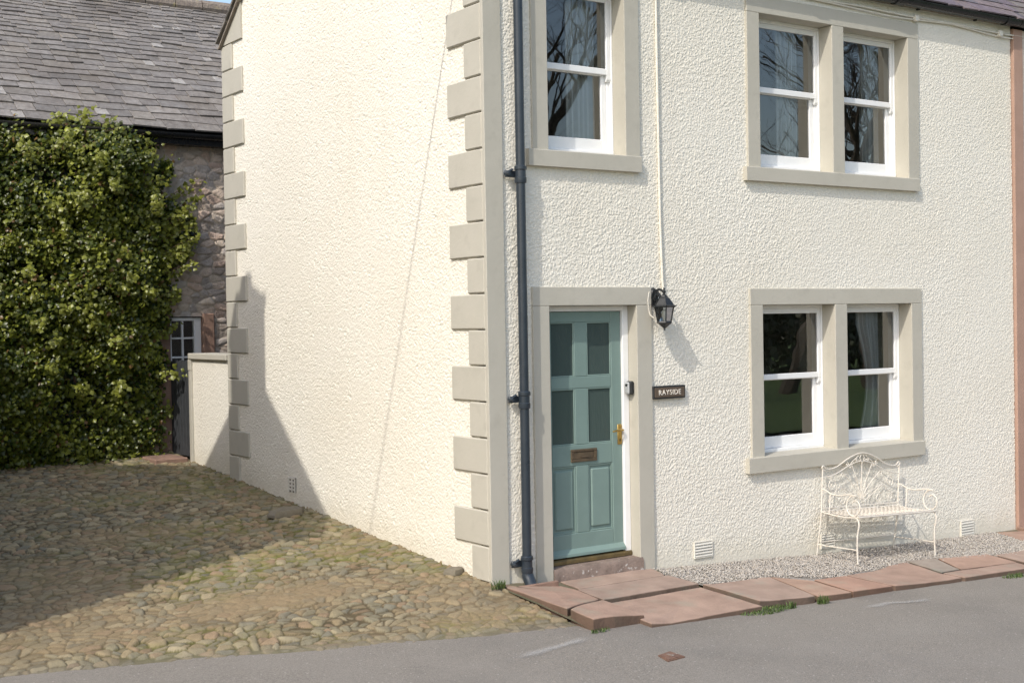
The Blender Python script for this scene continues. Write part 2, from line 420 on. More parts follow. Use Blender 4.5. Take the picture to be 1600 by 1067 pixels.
# ---- cobbled yard
def build_cobbles():
    st = .0086
    xs = np.arange(-5.4, .075, st); ys = np.arange(-1.45, 7.1, st)
    X, Y = np.meshgrid(xs, ys, indexing='ij')
    base = zcob(X, Y)
    wx = X + .11 * (vnoise(X * 3.1, Y * 3.1, 1) - .5) + .035 * (vnoise(X * 11, Y * 11, 61) - .5); wy = Y + .09 * (vnoise(X * 3.1, Y * 3.1, 2) - .5) + .03 * (vnoise(X * 11, Y * 11, 62) - .5)
    sc = 1 / .077
    f1, f2, idn, cx, cy = voronoi(wx * sc * .86, wy * sc * 1.12, 31, .95)
    e = f2 - f1
    dome = np.clip(e / .16, 0, 1) ** .6 * .72 + .28 * sstep(0, .5, e)
    hgt = _hash(np.floor(idn * 9999), np.floor(idn * 777), 4)
    tilt = ((wx * sc * .86 - cx) * (_hash(np.floor(idn * 7777), np.floor(idn * 99), 6) - .5) + (wy * sc * 1.12 - cy) * (hgt - .5)) * .036
    # worn earthy patches where the stones are nearly buried
    dirt = sstep(.54, .70, fbm(X * .75 + 3.1, Y * .9 + 1.3, 41, 4))
    patch = np.exp(-(((X + 1.55) / .95) ** 2 + ((Y - .55) / .33) ** 2) * 1.2)
    patch2 = np.exp(-(((X + .45) / .5) ** 2 + ((Y + .55) / .3) ** 2))
    dirt = np.clip(np.maximum(np.maximum(dirt * .5, patch * 1.1), patch2 * .8), 0, 1)
    near = sstep(.0, .22, Y - yedge(X))                       # the stones sink towards the asphalt
    amp = (.014 + .022 * hgt) * (1 - .70 * dirt) * (.35 + .65 * near)
    Z = base - .02 + dome * amp + tilt * dome * (1 - dirt * .8) + .018 * (fbm(X * 1.6, Y * 1.6, 7, 3) - .5) + .010 * (fbm(X * 24, Y * 24, 9, 3) - .5) * (1 - .4 * dirt)
    Z = Z + .012 * dirt
    fill = base - .02 + .016 * (fbm(X * 1.6, Y * 1.6, 7, 3) - .5) + .006 + .022 * (fbm(X * 3.4, Y * 3.4, 91, 4) - .35) + .003 * (fbm(X * 30, Y * 30, 93, 2) - .5)
    buried = sstep(-.003, .004, fill - Z)
    Z = np.maximum(Z, fill)
    Z = Z - .05 * sstep(.02, -.14, Y - yedge(X))
    # colours: stones, soil and moss in the joints
    a = idn[..., None]
    pal = np.array([(.255, .222, .160), (.215, .195, .150), (.285, .235, .165), (.25, .20, .138), (.195, .185, .158), (.32, .28, .21), (.275, .205, .150), (.235, .215, .165)])
    c = pal[(idn * 7.99).astype(int)] * (.82 + .36 * hgt[..., None])
    soil = np.array((.098, .078, .050)); moss = np.array((.125, .128, .036)); dcol = np.array((.29, .225, .155))
    mossf = sstep(.40, .62, fbm(X * 1.1 + 9, Y * 1.3, 77, 4)) * sstep(-3.9, -1.0, X + .2)
    jointc = soil * (1 - mossf[..., None]) + moss * mossf[..., None]
    w = sstep(.06, .13, e)[..., None]
    c = jointc * (1 - w) + c * w
    c = c * (1 - buried[..., None]) + jointc * (.85 + .5 * fbm(X * 14, Y * 14, 95, 3)[..., None]) * buried[..., None]
    mt = (mossf * .40 * sstep(.45, .7, fbm(X * 9, Y * 9, 15, 3)))[..., None]
    c = c * (1 - mt) + np.array((.22, .22, .085)) * mt
    dm = np.clip(dirt * (.55 + .7 * fbm(X * 8, Y * 8, 19, 3)), 0, 1)[..., None]
    c = c * (1 - dm) + dcol * dm
    bl = (sstep(.25, .0, Y - yedge(X)) * .6)[..., None]
    c = c * (1 - bl) + np.array((.21, .195, .175)) * bl
    c = c * np.array((.96, .93, .80))
    keepv = (Y > yedge(X) - .14) & ((X < .012) | (Y > -.0) )
    keepv &= ~((X > .03))
    kf = keepv[:-1, :-1] & keepv[1:, 1:] & keepv[:-1, 1:] & keepv[1:, :-1]
    arrays_mesh('cobbled_yard', np.stack([X, Y, Z], 2).reshape(-1, 3), grid_faces(len(xs), len(ys), kf), M['cobble'], kind='structure', tint=c.reshape(-1, 3))
build_cobbles()
xs = np.linspace(-30, -5.3, 30); ys = np.linspace(.6, 30, 30)
X, Y = np.meshgrid(xs, ys, indexing='ij')
arrays_mesh('yard', np.stack([X, Y, zcob(np.maximum(X, -6), np.minimum(Y, 8)) - .02], 2).reshape(-1, 3), grid_faces(30, 30), M['earth'], kind='structure')

# ---- sandstone pavement: slabs laid as one surface
def build_pavement():
    b = MB()
    def slab(poly, lift=0., th=.16, tone=None, g=.003):
        t = tone if tone else random.choice([(1, 1, 1), (1.08, 1.03, 1), (.92, .95, .97), (1.02, .96, .93), (.96, 1.0, 1.02)])
        b.tint = t
        cx = sum(p[0] for p in poly) / len(poly); cy = sum(p[1] for p in poly) / len(poly)
        q = []
        for i in range(len(poly)):                              # irregular, slightly worn edges
            p = Vector(poly[i]); r = Vector(poly[(i + 1) % len(poly)])
            n = max(2, int((r - p).length / .09))
            for j in range(n):
                s = p.lerp(r, j / n)
                w = .010 if j else .016
                s = s + (Vector((cx, cy)) - s).normalized() * (g + random.uniform(0, w))
                q.append(s)
        n = len(q)
        ins = [p + (Vector((cx, cy)) - p).normalized() * .007 for p in q]
        z = lambda p, d: float(zpath(p.x, min(p.y, 0))) + lift + d
        vs = [(p.x, p.y, z(p, -th)) for p in q] + [(p.x, p.y, z(p, -.006)) for p in q] + [(p.x, p.y, z(p, 0)) for p in ins]
        fs = []
        for k in (0, 1):
            for i in range(n):
                fs.append((k * n + i, k * n + (i + 1) % n, (k + 1) * n + (i + 1) % n, (k + 1) * n + i))
        vs.append((cx, cy, z(Vector((cx, cy)), 0)))
        for i in range(n): fs.append((2 * n + i, 2 * n + (i + 1) % n, 3 * n))
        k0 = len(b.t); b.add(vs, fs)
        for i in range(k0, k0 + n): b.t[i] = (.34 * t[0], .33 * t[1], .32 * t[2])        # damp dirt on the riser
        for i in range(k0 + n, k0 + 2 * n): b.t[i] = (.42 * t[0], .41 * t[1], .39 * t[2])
    # row by the step, middle row, front row
    slab([(.62, .0), (.60, -.30), (1.50, -.29), (1.60, .0)], tone=(.98, .96, .95))
    slab([(.02, -.02), (.02, -.92), (.52, -.67), (.58, -.30), (.54, -.155), (.10, -.155)], tone=(1.05, .95, .9))
    slab([(.58, -.30), (.53, -.67), (1.53, -.655), (1.53, -.29)], tone=(.93, .92, .92))
    slab([(.02, -.93), (-.012, -1.25), (.49, -1.22), (.53, -.68)], lift=.002, tone=(1.04, .95, .9))
    slab([(.53, -.68), (.40, -1.37), (1.50, -1.36), (1.53, -.665)], lift=-.026, tone=(1.0, .94, .91))
    slab([(1.54, -.66), (1.53, -1.30), (2.12, -1.33), (2.33, -.62)], tone=(.97, .95, .94))
    slab([(2.34, -.62), (2.13, -1.33), (2.52, -1.33), (2.58, -.86)], lift=-.004, tone=(1.1, 1.0, .93))
    slab([(2.59, -.86), (2.53, -1.33), (3.05, -1.31), (3.0, -.84)], tone=(1.08, .92, .86))
    slab([(3.01, -.84), (3.06, -1.31), (3.95, -1.31), (3.93, -1.10), (4.06, -.62), (3.76, -.66), (3.4, -.78)], tone=(1.0, .93, .9))
    slab([(4.08, -.60), (3.945, -1.09), (4.22, -1.08), (4.45, -.63)], tone=(.84, .95, .98), lift=.004)
    slab([(3.96, -1.31), (3.94, -1.10), (4.22, -1.09), (5.0, -1.12), (4.95, -1.32)], tone=(.97, .92, .9))
    slab([(4.23, -1.07), (4.47, -.64), (5.10, -.72), (5.02, -1.11)], tone=(1.05, .95, .9))
    for a in (5.03, 5.75, 6.6, 7.4, 8.3):
        slab([(a + .1, -.78 if a < 6 else -.47), (a, -1.32), (a + .73, -1.32), (a + .80, -.76 if a < 5.5 else -.47)])
    slab([(6.22, -.04), (6.06, -.44), (7.1, -.46), (7.1, -.26)], tone=(1.02, .93, .88)); slab([(7.12, -.26), (7.12, -.46), (9.1, -.46), (9.1, -.02), (7.7, -.02), (7.65, -.26)])
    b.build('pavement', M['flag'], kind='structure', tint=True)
    bb = MB(); n = 40
    vs = []; fs = []
    for i in range(n + 1):
        x = .0 + 9.2 * i / n
        for y in (.3, 0., -.6, -1.29):
            vs.append((x, y, float(zpath(x, min(y, 0))) - (.010 if y > -.5 else (.034 if y > -1 else .085))))
    for i in range(n):
        for j in range(3): fs.append((i * 4 + j, i * 4 + j + 1, i * 4 + j + 5, i * 4 + j + 4))
    bb.add(vs, fs); bb.build('path_bed', M['earth'], kind='structure')
build_pavement()

# ---- gravel strip under the front wall
_gr = [(1.62, -.05), (1.56, -.30), (1.56, -.61), (2.4, -.60), (2.86, -.83), (3.3, -.72), (3.98, -.63), (4.44, -.64), (5.09, -.80), (5.7, -.78), (6.66, -.78), (6.66, -.47), (6.05, -.44), (6.21, -.05)]
def in_poly(x, y, P):
    c = np.zeros(np.shape(x), bool); n = len(P)
    for i in range(n):
        x1, y1 = P[i]; x2, y2 = P[(i + 1) % n]
        k = ((y1 > y) != (y2 > y)) & (x < (x2 - x1) * (y - y1) / ((y2 - y1) if y2 != y1 else 1e-9) + x1)
        c ^= k
    return c
def build_gravel():
    P = _gr + [(6.2, .02), (1.62, .02)]
    n = 34000
    x = RNG.uniform(1.5, 6.7, n); y = RNG.uniform(-.9, .02, n)
    k = in_poly(x + RNG.normal(0, .025, n), y + RNG.normal(0, .03, n), P) & (y < .0)
    x = x[k]; y = y[k]; n = len(x)
    r = RNG.uniform(.005, .012, n)
    u = np.array([(1, 0, 0), (0, 1, 0), (-1, 0, 0), (0, -1, 0), (0, 0, 1), (0, 0, -1)], float)
    T = np.array([(0, 1, 4), (1, 2, 4), (2, 3, 4), (3, 0, 4), (1, 0, 5), (2, 1, 5), (3, 2, 5), (0, 3, 5)])
    Vv = u[None] * RNG.uniform(.6, 1.25, (n, 6, 1))
    a = RNG.uniform(0, 6.28, n); ca, sa = np.cos(a), np.sin(a)
    tx = RNG.normal(0, .35, (n, 1)); 
    vx = Vv[..., 0] * ca[:, None] - Vv[..., 1] * sa[:, None]; vy = Vv[..., 0] * sa[:, None] + Vv[..., 1] * ca[:, None]
    vz = Vv[..., 2] * .7 + vx * tx
    z = zpath(x, y) - .012 + RNG.uniform(0, .012, n)
    W = np.stack([x[:, None] + vx * r[:, None], y[:, None] + vy * r[:, None], z[:, None] + vz * r[:, None]], 2).reshape(-1, 3)
    F = (T[None] + (np.arange(n) * 6)[:, None, None]).reshape(-1, 3)
    pal = np.array([(1.08, 1.04, 1.0), (.98, .95, .92), (.84, .81, .79), (1.15, 1.12, 1.08), (.98, .90, .82), (.66, .64, .63), (1.05, 1.0, .94)])
    c = np.repeat(pal[RNG.integers(0, 7, n)] * RNG.uniform(.8, 1.15, (n, 1)), 6, 0)
    o = arrays_mesh('gravel', W, F, M['gravel'], kind='stuff', tint=c, smooth=False)
    tag(o, 'pale grey gravel strip between white front wall and red paving', 'gravel')
    b = MB(); m = 60; vs = []; fs = []
    for i in range(m + 1):
        xx = 1.56 + 5.1 * i / m
        for yy in (.03, -.3, -.6, -.86): vs.append((xx, yy, float(zpath(xx, min(yy, 0))) - .014 - (.012 if yy < -.8 else 0)))
    for i in range(m):
        for j in range(3): fs.append((i * 4 + j, i * 4 + j + 1, i * 4 + j + 5, i * 4 + j + 4))
    b.add(vs, fs); b.build('gravel_bed', M['gravelbed'], kind='structure')
build_gravel()

# ------------------------------------------------------------------ THE COTTAGE
EAVE = 5.16; RIDGE_Y = 2.52; SL = .76
house = thing('cottage', (0, 0, .1), 'cream roughcast corner cottage with greige quoins and a sage green front door', 'house')

def rough_h(u, v):
    a = vnoise(u / .0098, v / .0098, 3); b = vnoise(u / .0066 + 7, v / .0066, 13); c = vnoise(u / .03, v / .03, 23)
    k = .65 + .6 * fbm(u * 1.1 + 3, v * 1.1, 33, 3)                  # thrown by hand: coarser and finer areas
    h = sstep(.25, .82, a * .58 + b * .27 + c * .15)
    return k * (.0046 * h + .0016 * b) + .012 * (fbm(u * .7, v * .7, 5, 3) - .5)

def above_ok(v): return (.5 * np.ones_like(v))[..., None]

def rough_tint(u, v, above):
    # weathering: faint vertical rain streaks and soil splashed up from the ground
    st = sstep(.52, .80, fbm(u * 7.0, v * .55, 71, 4)) * sstep(.4, .7, fbm(u * .8, v * .5, 73, 3))
    sp = sstep(.30, .0, above + .16 * (fbm(u * 5, v * 5, 75, 3) - .5)) * (.4 + .6 * fbm(u * 9, v * 9, 79, 3))
    bl = fbm(u * .9, v * .9, 81, 4)
    c = np.ones(u.shape + (3,))
    c = c * (1 - .05 * st[..., None] * np.array((.8, 1, 1.1)) * above_ok(v)) * (1 - .16 * sp[..., None] * np.array((.85, .95, 1.2)))
    return c * (1 - .06 * (bl[..., None] - .3) * np.array((.6, .9, 1.6)))

def build_walls():
    st = .0052
    us = np.arange(.10, 6.62, st); vs_ = np.arange(-.35, 5.12, st)
    U, W = np.meshgrid(us, vs_, indexing='ij')
    keep = np.ones((len(us) - 1, len(vs_) - 1), bool)
    uc = U[:-1, :-1] + st / 2; wc = W[:-1, :-1] + st / 2
    for x0, x1, z0, z1 in [(.545, 1.49, -.4, 2.25), (2.89, 4.98, .84, 2.24), (2.89, 4.97, 3.40, 4.82), (.56, 1.405, 3.40, 4.82)]:
        keep &= ~((uc > x0) & (uc < x1) & (wc > z0) & (wc < z1))
    keep &= wc > zf(uc) - .08
    low = sstep(.16, .02, W - zf(U)) * .55                                  # smoother base coat near the ground
    D = rough_h(U, W) * (1 - low) + .004 * low
    V1 = np.stack([U, .008 - D, W], 2).reshape(-1, 3); F1 = grid_faces(len(us), len(vs_), keep)
    ys = np.arange(.15, 4.95, st); zs = np.arange(-.05, 7.1, st)
    Yg, Zg = np.meshgrid(ys, zs, indexing='ij')
    yc = Yg[:-1, :-1]; zc = Zg[:-1, :-1]
    kg = (zc < EAVE - .1 + SL * np.minimum(yc + .05, 5.09 - yc)) & (zc > .04 + .073 * yc - .06)
    D2 = rough_h(Yg + 31, Zg)
    D2 = D2 - .0065 * sstep(.70, .86, vnoise(Yg / .017, Zg / .013, 43)) * vnoise(Yg / .05, Zg / .05, 44)      # pits between the pebbles
    V2 = np.stack([.008 - D2, Yg, Zg], 2).reshape(-1, 3); F2 = grid_faces(len(ys), len(zs), kg, True)
    T1 = rough_tint(U, W, W - zf(U)).reshape(-1, 3); T2 = rough_tint(Yg + 31, Zg, Zg - .12 - .0735 * Yg).reshape(-1, 3)
    arrays_mesh('wall', np.concatenate([V1, V2]), np.concatenate([F1, F2 + len(V1)]), M['harl'], house, tint=np.concatenate([T1, T2]))
build_walls()
# plain side and back walls that close the house
b = MB()
b.box(6.3, 6.62, .30, 4.9, -.3, 5.0); b.box(.02, 6.62, 4.75, 5.03, -.1, 5.0)
b.prism([(.3, 4.95), (4.9, 4.95), (RIDGE_Y, 6.85)], 0, .05, .12)
b.build('back_wall', M['greyharl'], house)

# corner pilaster and quoins
MB().cbox(-.014, .154, -.014, .022, -.02, 5.05, .004).build('corner_pilaster', M['trim'], house)
def quoin(y0, y1, z0, z1):
    MB().cbox(-.016, .05, min(y0, y1), max(y0, y1), z0 + .004, z1 - .004, .009).build('quoin', M['trim'], house)
for k in range(-3, 16):
    z1 = 4.251 - .276 * (k - 1); z0 = z1 - .276
    if z0 > 5.0 or z1 < .1: continue
    wide = (k % 2 == 0)
    quoin(.0225, .51 if wide else .26, max(z0, .05), min(z1, 5.0))
for k in range(-3, 14):
    z1 = 3.996 - .273 * (k - 1); z0 = z1 - .273
    if z1 > 5.12 or z1 < .45: continue
    wide = (k % 2 == 0)
    quoin(5.05, 5.05 - (.53 if wide else .27), max(z0, .40), z1)
MB().prism([(5.052, 5.094), (5.052, 5.10), (4.52, 5.46), (4.52, 5.094)], 0, -.016, .05).build('kneeler_stone', M['trim'], house)

# stone surrounds and sills
def ring(b, x0, x1, z0, z1, ix0, ix1, iz1, mull=None, yf=-.014, yb=.15):
    c = .004
    b.cbox(x0, x1, yf, yb, iz1, z1, c)                       # lintel
    b.cbox(x0, ix0, yf, yb, z0, iz1 - .001, c); b.cbox(ix1, x1, yf, yb, z0, iz1 - .001, c)
    if mull: b.cbox(mull[0], mull[1], yf, yb, z0, iz1 - .001, c)
b = MB(); ring(b, .412, 1.623, -.02, 2.369, .572, 1.461, 2.22, yb=.16); b.build('door_surround', M['trim'], house)
WIN = []
def surround(x0, x1, z1, ix0, ix1, iz1, mull, sz0, sz1, sx0, sx1):
    b = MB(); ring(b, x0, x1, sz1 - .005, z1, ix0, ix1, iz1, mull); s = b.build('window_surround', M['trim'], house)
    b = MB()
    b.prism([(-.042, sz0), (-.042, sz1 - .006), (-.038, sz1 - .001), (.20, sz1 + .018), (.20, sz0)], 0, sx0, sx1)
    b.build('sill', M['trim'], s)
    return s
surround(2.765, 5.107, 2.357, 2.92, 4.952, 2.211, (3.858, 4.023), .732, .868, 2.70, 5.10)
surround(2.766, 5.10, 4.936, 2.92, 4.936, 4.786, (3.860, 4.020), 3.302, 3.424, 2.72, 5.065)
surround(.437, 1.530, 4.936, .591, 1.375, 4.786, None, 3.308, 3.437, .38, 1.52)

# sash windows
def window(x0, x1, z0, z1, zm0, zm1):
    f = MB(); y0 = .142
    # box frame: jambs, head and sub-sill, with a sash channel step
    f.cbox(x0, x0 + .016, y0, .25, z0, z1, .003); f.cbox(x1 - .016, x1, y0, .25, z0, z1, .003)
    f.cbox(x0 + .016, x1 - .016, y0, .25, z1 - .032, z1, .003)
    f.cbox(x0 + .01, x1 - .01, y0 - .006, .25, z0 - .002, z0 + .034, .004)
    for xa, xb in ((x0 + .016, x0 + .038), (x1 - .038, x1 - .016)):
        f.cbox(xa, xb, .172, .25, z0 + .034, z1 - .032, .002)
    w = f.build('window', M['white'], house)
    def sash(name, sx0, sx1, sz0, sz1, sy, st, top, bot, horns):
        b = MB(); d = .032
        b.cbox(sx0, sx0 + st, sy, sy + d, sz0, sz1, .004); b.cbox(sx1 - st, sx1, sy, sy + d, sz0, sz1, .004)
        b.cbox(sx0 + st, sx1 - st, sy + .001, sy + d, sz1 - top, sz1, .004); b.cbox(sx0 + st, sx1 - st, sy + .001, sy + d, sz0, sz0 + bot, .004)
        if horns:
            for xa in (sx0, sx1 - st):
                b.prism([(sy, sz0), (sy + d, sz0), (sy + d, sz0 - .05), (sy + .012, sz0 - .055), (sy, sz0 - .035)], 0, xa + .001, xa + st - .001)
        b.build(name, M['white'], w)
        yy = sy + .016
        MB().add([(sx0 + st - .004, yy, sz0 + bot - .004), (sx1 - st + .004, yy, sz0 + bot - .004), (sx1 - st + .004, yy, sz1 - top + .004), (sx0 + st - .004, yy, sz1 - top + .004)], [(0, 1, 2, 3)]).build('pane', M['glass'], w, keepn=True)
    sash('upper_sash', x0 + .017, x1 - .017, zm0, z1 - .033, .150, .040, .045, zm1 - zm0, True)
    sash('lower_sash', x0 + .039, x1 - .039, z0 + .035, zm1 - .004, .186, .052, zm1 - .004 - zm0 + .006, .105, False)
    return w
window(2.92, 3.858, .873, 2.211, 1.533, 1.583); window(4.023, 4.952, .873, 2.211, 1.533, 1.583)
window(2.92, 3.860, 3.436, 4.786, 4.125, 4.176); window(4.020, 4.936, 3.436, 4.786, 4.125, 4.176)
window(.591, 1.375, 3.446, 4.786, 4.115, 4.166)

# rooms behind the windows
b = MB()
def quad(b, a, c, d, e): b.add([a, c, d, e], [(0, 1, 2, 3)])
for z0, z1 in ((.08, 2.66), (2.86, 4.98)):
    quad(b, (.32, 3.9, z0), (6.28, 3.9, z0), (6.28, 3.9, z1), (.32, 3.9, z1))
    quad(b, (.32, .44, z0), (.32, 3.9, z0), (.32, 3.9, z1), (.32, .44, z1))
    quad(b, (6.28, .44, z0), (6.28, 3.9, z0), (6.28, 3.9, z1), (6.28, .44, z1))
    quad(b, (.32, .2, z1), (6.28, .2, z1), (6.28, 3.9, z1), (.32, 3.9, z1))
    quad(b, (2.1, .44, z0), (2.1, 3.9, z0), (2.1, 3.9, z1), (2.1, .44, z1))
# inner face of the front wall with its openings
holes = [(2.92, 3.86, .87, 2.21), (4.02, 4.95, .87, 2.21), (2.92, 3.86, 3.44, 4.79), (4.02, 4.94, 3.44, 4.79), (.59, 1.375, 3.44, 4.79)]
for lo, hi, hs in ((.08, 2.66, holes[:2]), (2.86, 4.98, [holes[4], holes[2], holes[3]])):
    xs_ = [.32] + [q for h in hs for q in h[:2]] + [6.28]
    for i in range(0, len(xs_), 2):
        quad(b, (xs_[i], .44, lo), (xs_[i + 1], .44, lo), (xs_[i + 1], .44, hi), (xs_[i], .44, hi))
    for h in hs:
        quad(b, (h[0], .44, lo), (h[1], .44, lo), (h[1], .44, h[2]), (h[0], .44, h[2]))
        quad(b, (h[0], .44, h[3]), (h[1], .44, h[3]), (h[1], .44, hi), (h[0], .44, hi))
b.build('room_wall', M['room'], house)
b = MB()
for z in (.08, 2.86): quad(b, (.32, .2, z), (6.28, .2, z), (6.28, 3.9, z), (.32, 3.9, z))
b.build('room_floor', M['carpet'], house)
for x0, x1, z0, z1 in holes:
    b = MB()
    quad(b, (x0, .25, z0), (x0, .44, z0), (x0, .44, z1), (x0, .25, z1)); quad(b, (x1, .25, z0), (x1, .44, z0), (x1, .44, z1), (x1, .25, z1))
    quad(b, (x0, .25, z0), (x1, .25, z0), (x1, .44, z0), (x0, .44, z0)); quad(b, (x0, .25, z1), (x1, .25, z1), (x1, .44, z1), (x0, .44, z1))
    b.build('window_reveal', M['reveal'], house)

# curtains (things that hang inside)
def curtain(x0, x1, z0, z1, label, tie=0.):
    n = 60; m = 14; vs = []; fs = []
    ph = random.uniform(0, 6)
    for i in range(n + 1):
        s = i / n
        for j in range(m + 1):
            t = j / m
            pull = tie * math.sin(math.pi * min(1, t * 1.15)) if tie else 0
            x = x0 + (x1 - x0) * (s * (1 - abs(pull)) + (abs(pull) if pull < 0 else 0))
            y = .285 + .020 * math.sin(s * 25 + ph + .4 * t) + .008 * math.sin(s * 61 + 2 * ph)
            vs.append((x, y, z0 + (z1 - z0) * t))
    for i in range(n):
        for j in range(m):
            a = i * (m + 1) + j; fs.append((a, a + m + 1, a + m + 2, a + 1))
    o = MB().add(vs, fs).build('curtain', M['curtain'], smooth=True)
    me = o.data
    me.transform(Matrix.Translation((-x0, -.285, -z0))); o.location = (x0, .285, z0)
    tag(o, label, 'curtain', 'curtains behind the sash windows')
curtain(1.00, 1.31, 3.46, 4.76, 'cream curtain in the upstairs window above the green door')
curtain(3.44, 3.72, 3.46, 4.76, 'pale curtain in the upstairs pair of windows, nearer the door')
curtain(4.58, 4.84, 3.46, 4.76, 'pale curtain in the upstairs pair of windows, farther from the door')
curtain(4.50, 4.80, .90, 2.19, 'white curtain drawn back in the ground floor window above the bench', -.45)

# the front door
dr = MB()
dr.cbox(.566, .590, .100, .16, .15, 2.219, .003); dr.cbox(1.398, 1.460, .098, .16, .15, 2.219, .004); dr.cbox(.590, 1.398, .100, .16, 2.176, 2.219, .003)
DF = dr.build('door_frame', M['white'], house)
def door_leaf():
    b = MB(); y0, y1 = .122, .168; x0, x1, z0, z1 = .592, 1.396, .20, 2.174
    sL, cL, cR, sR = .672, .913, 1.042, 1.293
    c = .005
    b.cbox(x0, sL, y0, y1, z0, z1, c); b.cbox(sR, x1, y0, y1, z0, z1, c)
    rails = [(2.088, z1), (1.552, 1.648), (.928, 1.098), (z0, .385)]
    for a, d in rails: b.cbox(sL, sR, y0 + .0005, y1, a, d, c)
    for a, d in ((1.648, 2.088), (1.098, 1.552), (.385, .928)): b.cbox(cL, cR, y0 + .001, y1, a, d, c)
    b.box(sL, sR, y0 + .018, y1 - .004, .385, .928)                     # recessed panel ground
    D = b.build('door', M['door'], house)
    for xa, xb in ((sL, cL), (cR, sR)):
        MB().cbox(xa + .028, xb - .028, y0 + .004, y0 + .026, .385 + .032, .928 - .032, .012).build('raised_panel', M['door'], D)
        f = MB()
        for za, zb in ((.385, .928),):
            f.cbox(xa, xa + .013, y0 + .006, y0 + .02, za, zb, .003); f.cbox(xb - .013, xb, y0 + .006, y0 + .02, za, zb, .003)
            f.cbox(xa + .013, xb - .013, y0 + .006, y0 + .02, za, za + .013, .003); f.cbox(xa + .013, xb - .013, y0 + .006, y0 + .02, zb - .013, zb, .003)
        f.build('panel_moulding', M['door'], D)
        for za, zb in ((1.648, 2.088), (1.098, 1.552)):
            MB().box(xa - .004, xb + .004, y0 + .016, y0 + .022, za - .004, zb + .004).build('pane', M['doorglass'], D)
            f = MB(); w = .011
            f.cbox(xa, xa + w, y0 + .003, y0 + .0155, za, zb, .003); f.cbox(xb - w, xb, y0 + .003, y0 + .0155, za, zb, .003)
            f.cbox(xa + w, xb - w, y0 + .003, y0 + .0155, za, za + w, .003); f.cbox(xa + w, xb - w, y0 + .003, y0 + .0155, zb - w, zb, .003)
            f.build('glazing_bead', M['door'], D)
    # letterbox with a frame and a flap
    f = MB(); lx0, lx1, lz0, lz1 = .858, 1.125, .958, 1.062
    f.cbox(lx0, lx1, y0 - .012, y0 + .002, lz1 - .022, lz1, .004); f.cbox(lx0, lx1, y0 - .012, y0 + .002, lz0, lz0 + .022, .004)
    f.cbox(lx0, lx0 + .028, y0 - .012, y0 + .002, lz0 + .022, lz1 - .022, .004); f.cbox(lx1 - .028, lx1, y0 - .012, y0 + .002, lz0 + .022, lz1 - .022, .004)
    f.cbox(lx0 + .029, lx1 - .029, y0 - .006, y0 + .002, lz0 + .023, lz1 - .023, .003)
    f.tube([(lx0 + .10, y0 - .010, .998), (lx1 - .10, y0 - .010, .998)], .005)
    f.build('letterbox', M['bronze'], D)
    # lever handle on a back plate with a keyhole
    f = MB(); f.cbox(1.346, 1.392, y0 - .008, y0 + .001, 1.072, 1.240, .005)
    f.tube([(1.369, y0 - .006, 1.192), (1.369, y0 - .05, 1.192)], .010, 10)
    f.tube(smooth_path([(1.369, y0 - .047, 1.192), (1.335, y0 - .052, 1.193), (1.29, y0 - .05, 1.190), (1.262, y0 - .046, 1.186)], 4), [.009] * 9 + [.008] * 3 + [.006], 8)
    h = f.build('handle', M['brass'], D, smooth=True)
    MB().cbox(1.364, 1.374, y0 - .0095, y0 - .006, 1.098, 1.122, .001).build('keyhole', M['dark'], D)
    # weather bar
    MB().prism([(y0, .262), (y0 - .034, .226), (y0 - .036, .206), (y0, .204)], 0, x0 + .004, x1 - .002).build('weather_bar', M['door'], D)
    return D
DOOR = door_leaf()
MB().prism([(.085, .152), (.085, .178), (.100, .192), (.165, .196), (.165, .152)], 0, .573, 1.459).build('threshold', mat('worn_brass_sill', (.26, .19, .08), (.10, .08, .05), .5, 6, metal=.6), house)
b = MB(); n = 24
prof = []
for i in range(n + 1):
    x = .577 + (1.487 - .577) * i / n
    w = .0025 * math.sin(i * .7) + random.uniform(-.001, .001); w2 = -.004 * math.sin(math.pi * i / n) + random.uniform(-.0012, .0012)
    prof.append([(x, -.022 + w, -.02), (x, -.024 + w, .118 + w2), (x, -.012 + w, .143 + w2), (x, .17, .150)])
vs = [p for r in prof for p in r]; fs = []
for i in range(n):
    for j in range(3): fs.append((i * 4 + j, i * 4 + 4 + j, i * 4 + 5 + j, i * 4 + 1 + j))
fs.append((0, 1, 2, 3)); fs.append(tuple(n * 4 + j for j in (3, 2, 1, 0)))
MB().add(vs, fs).build('doorstep', M['step'], house, smooth=True)

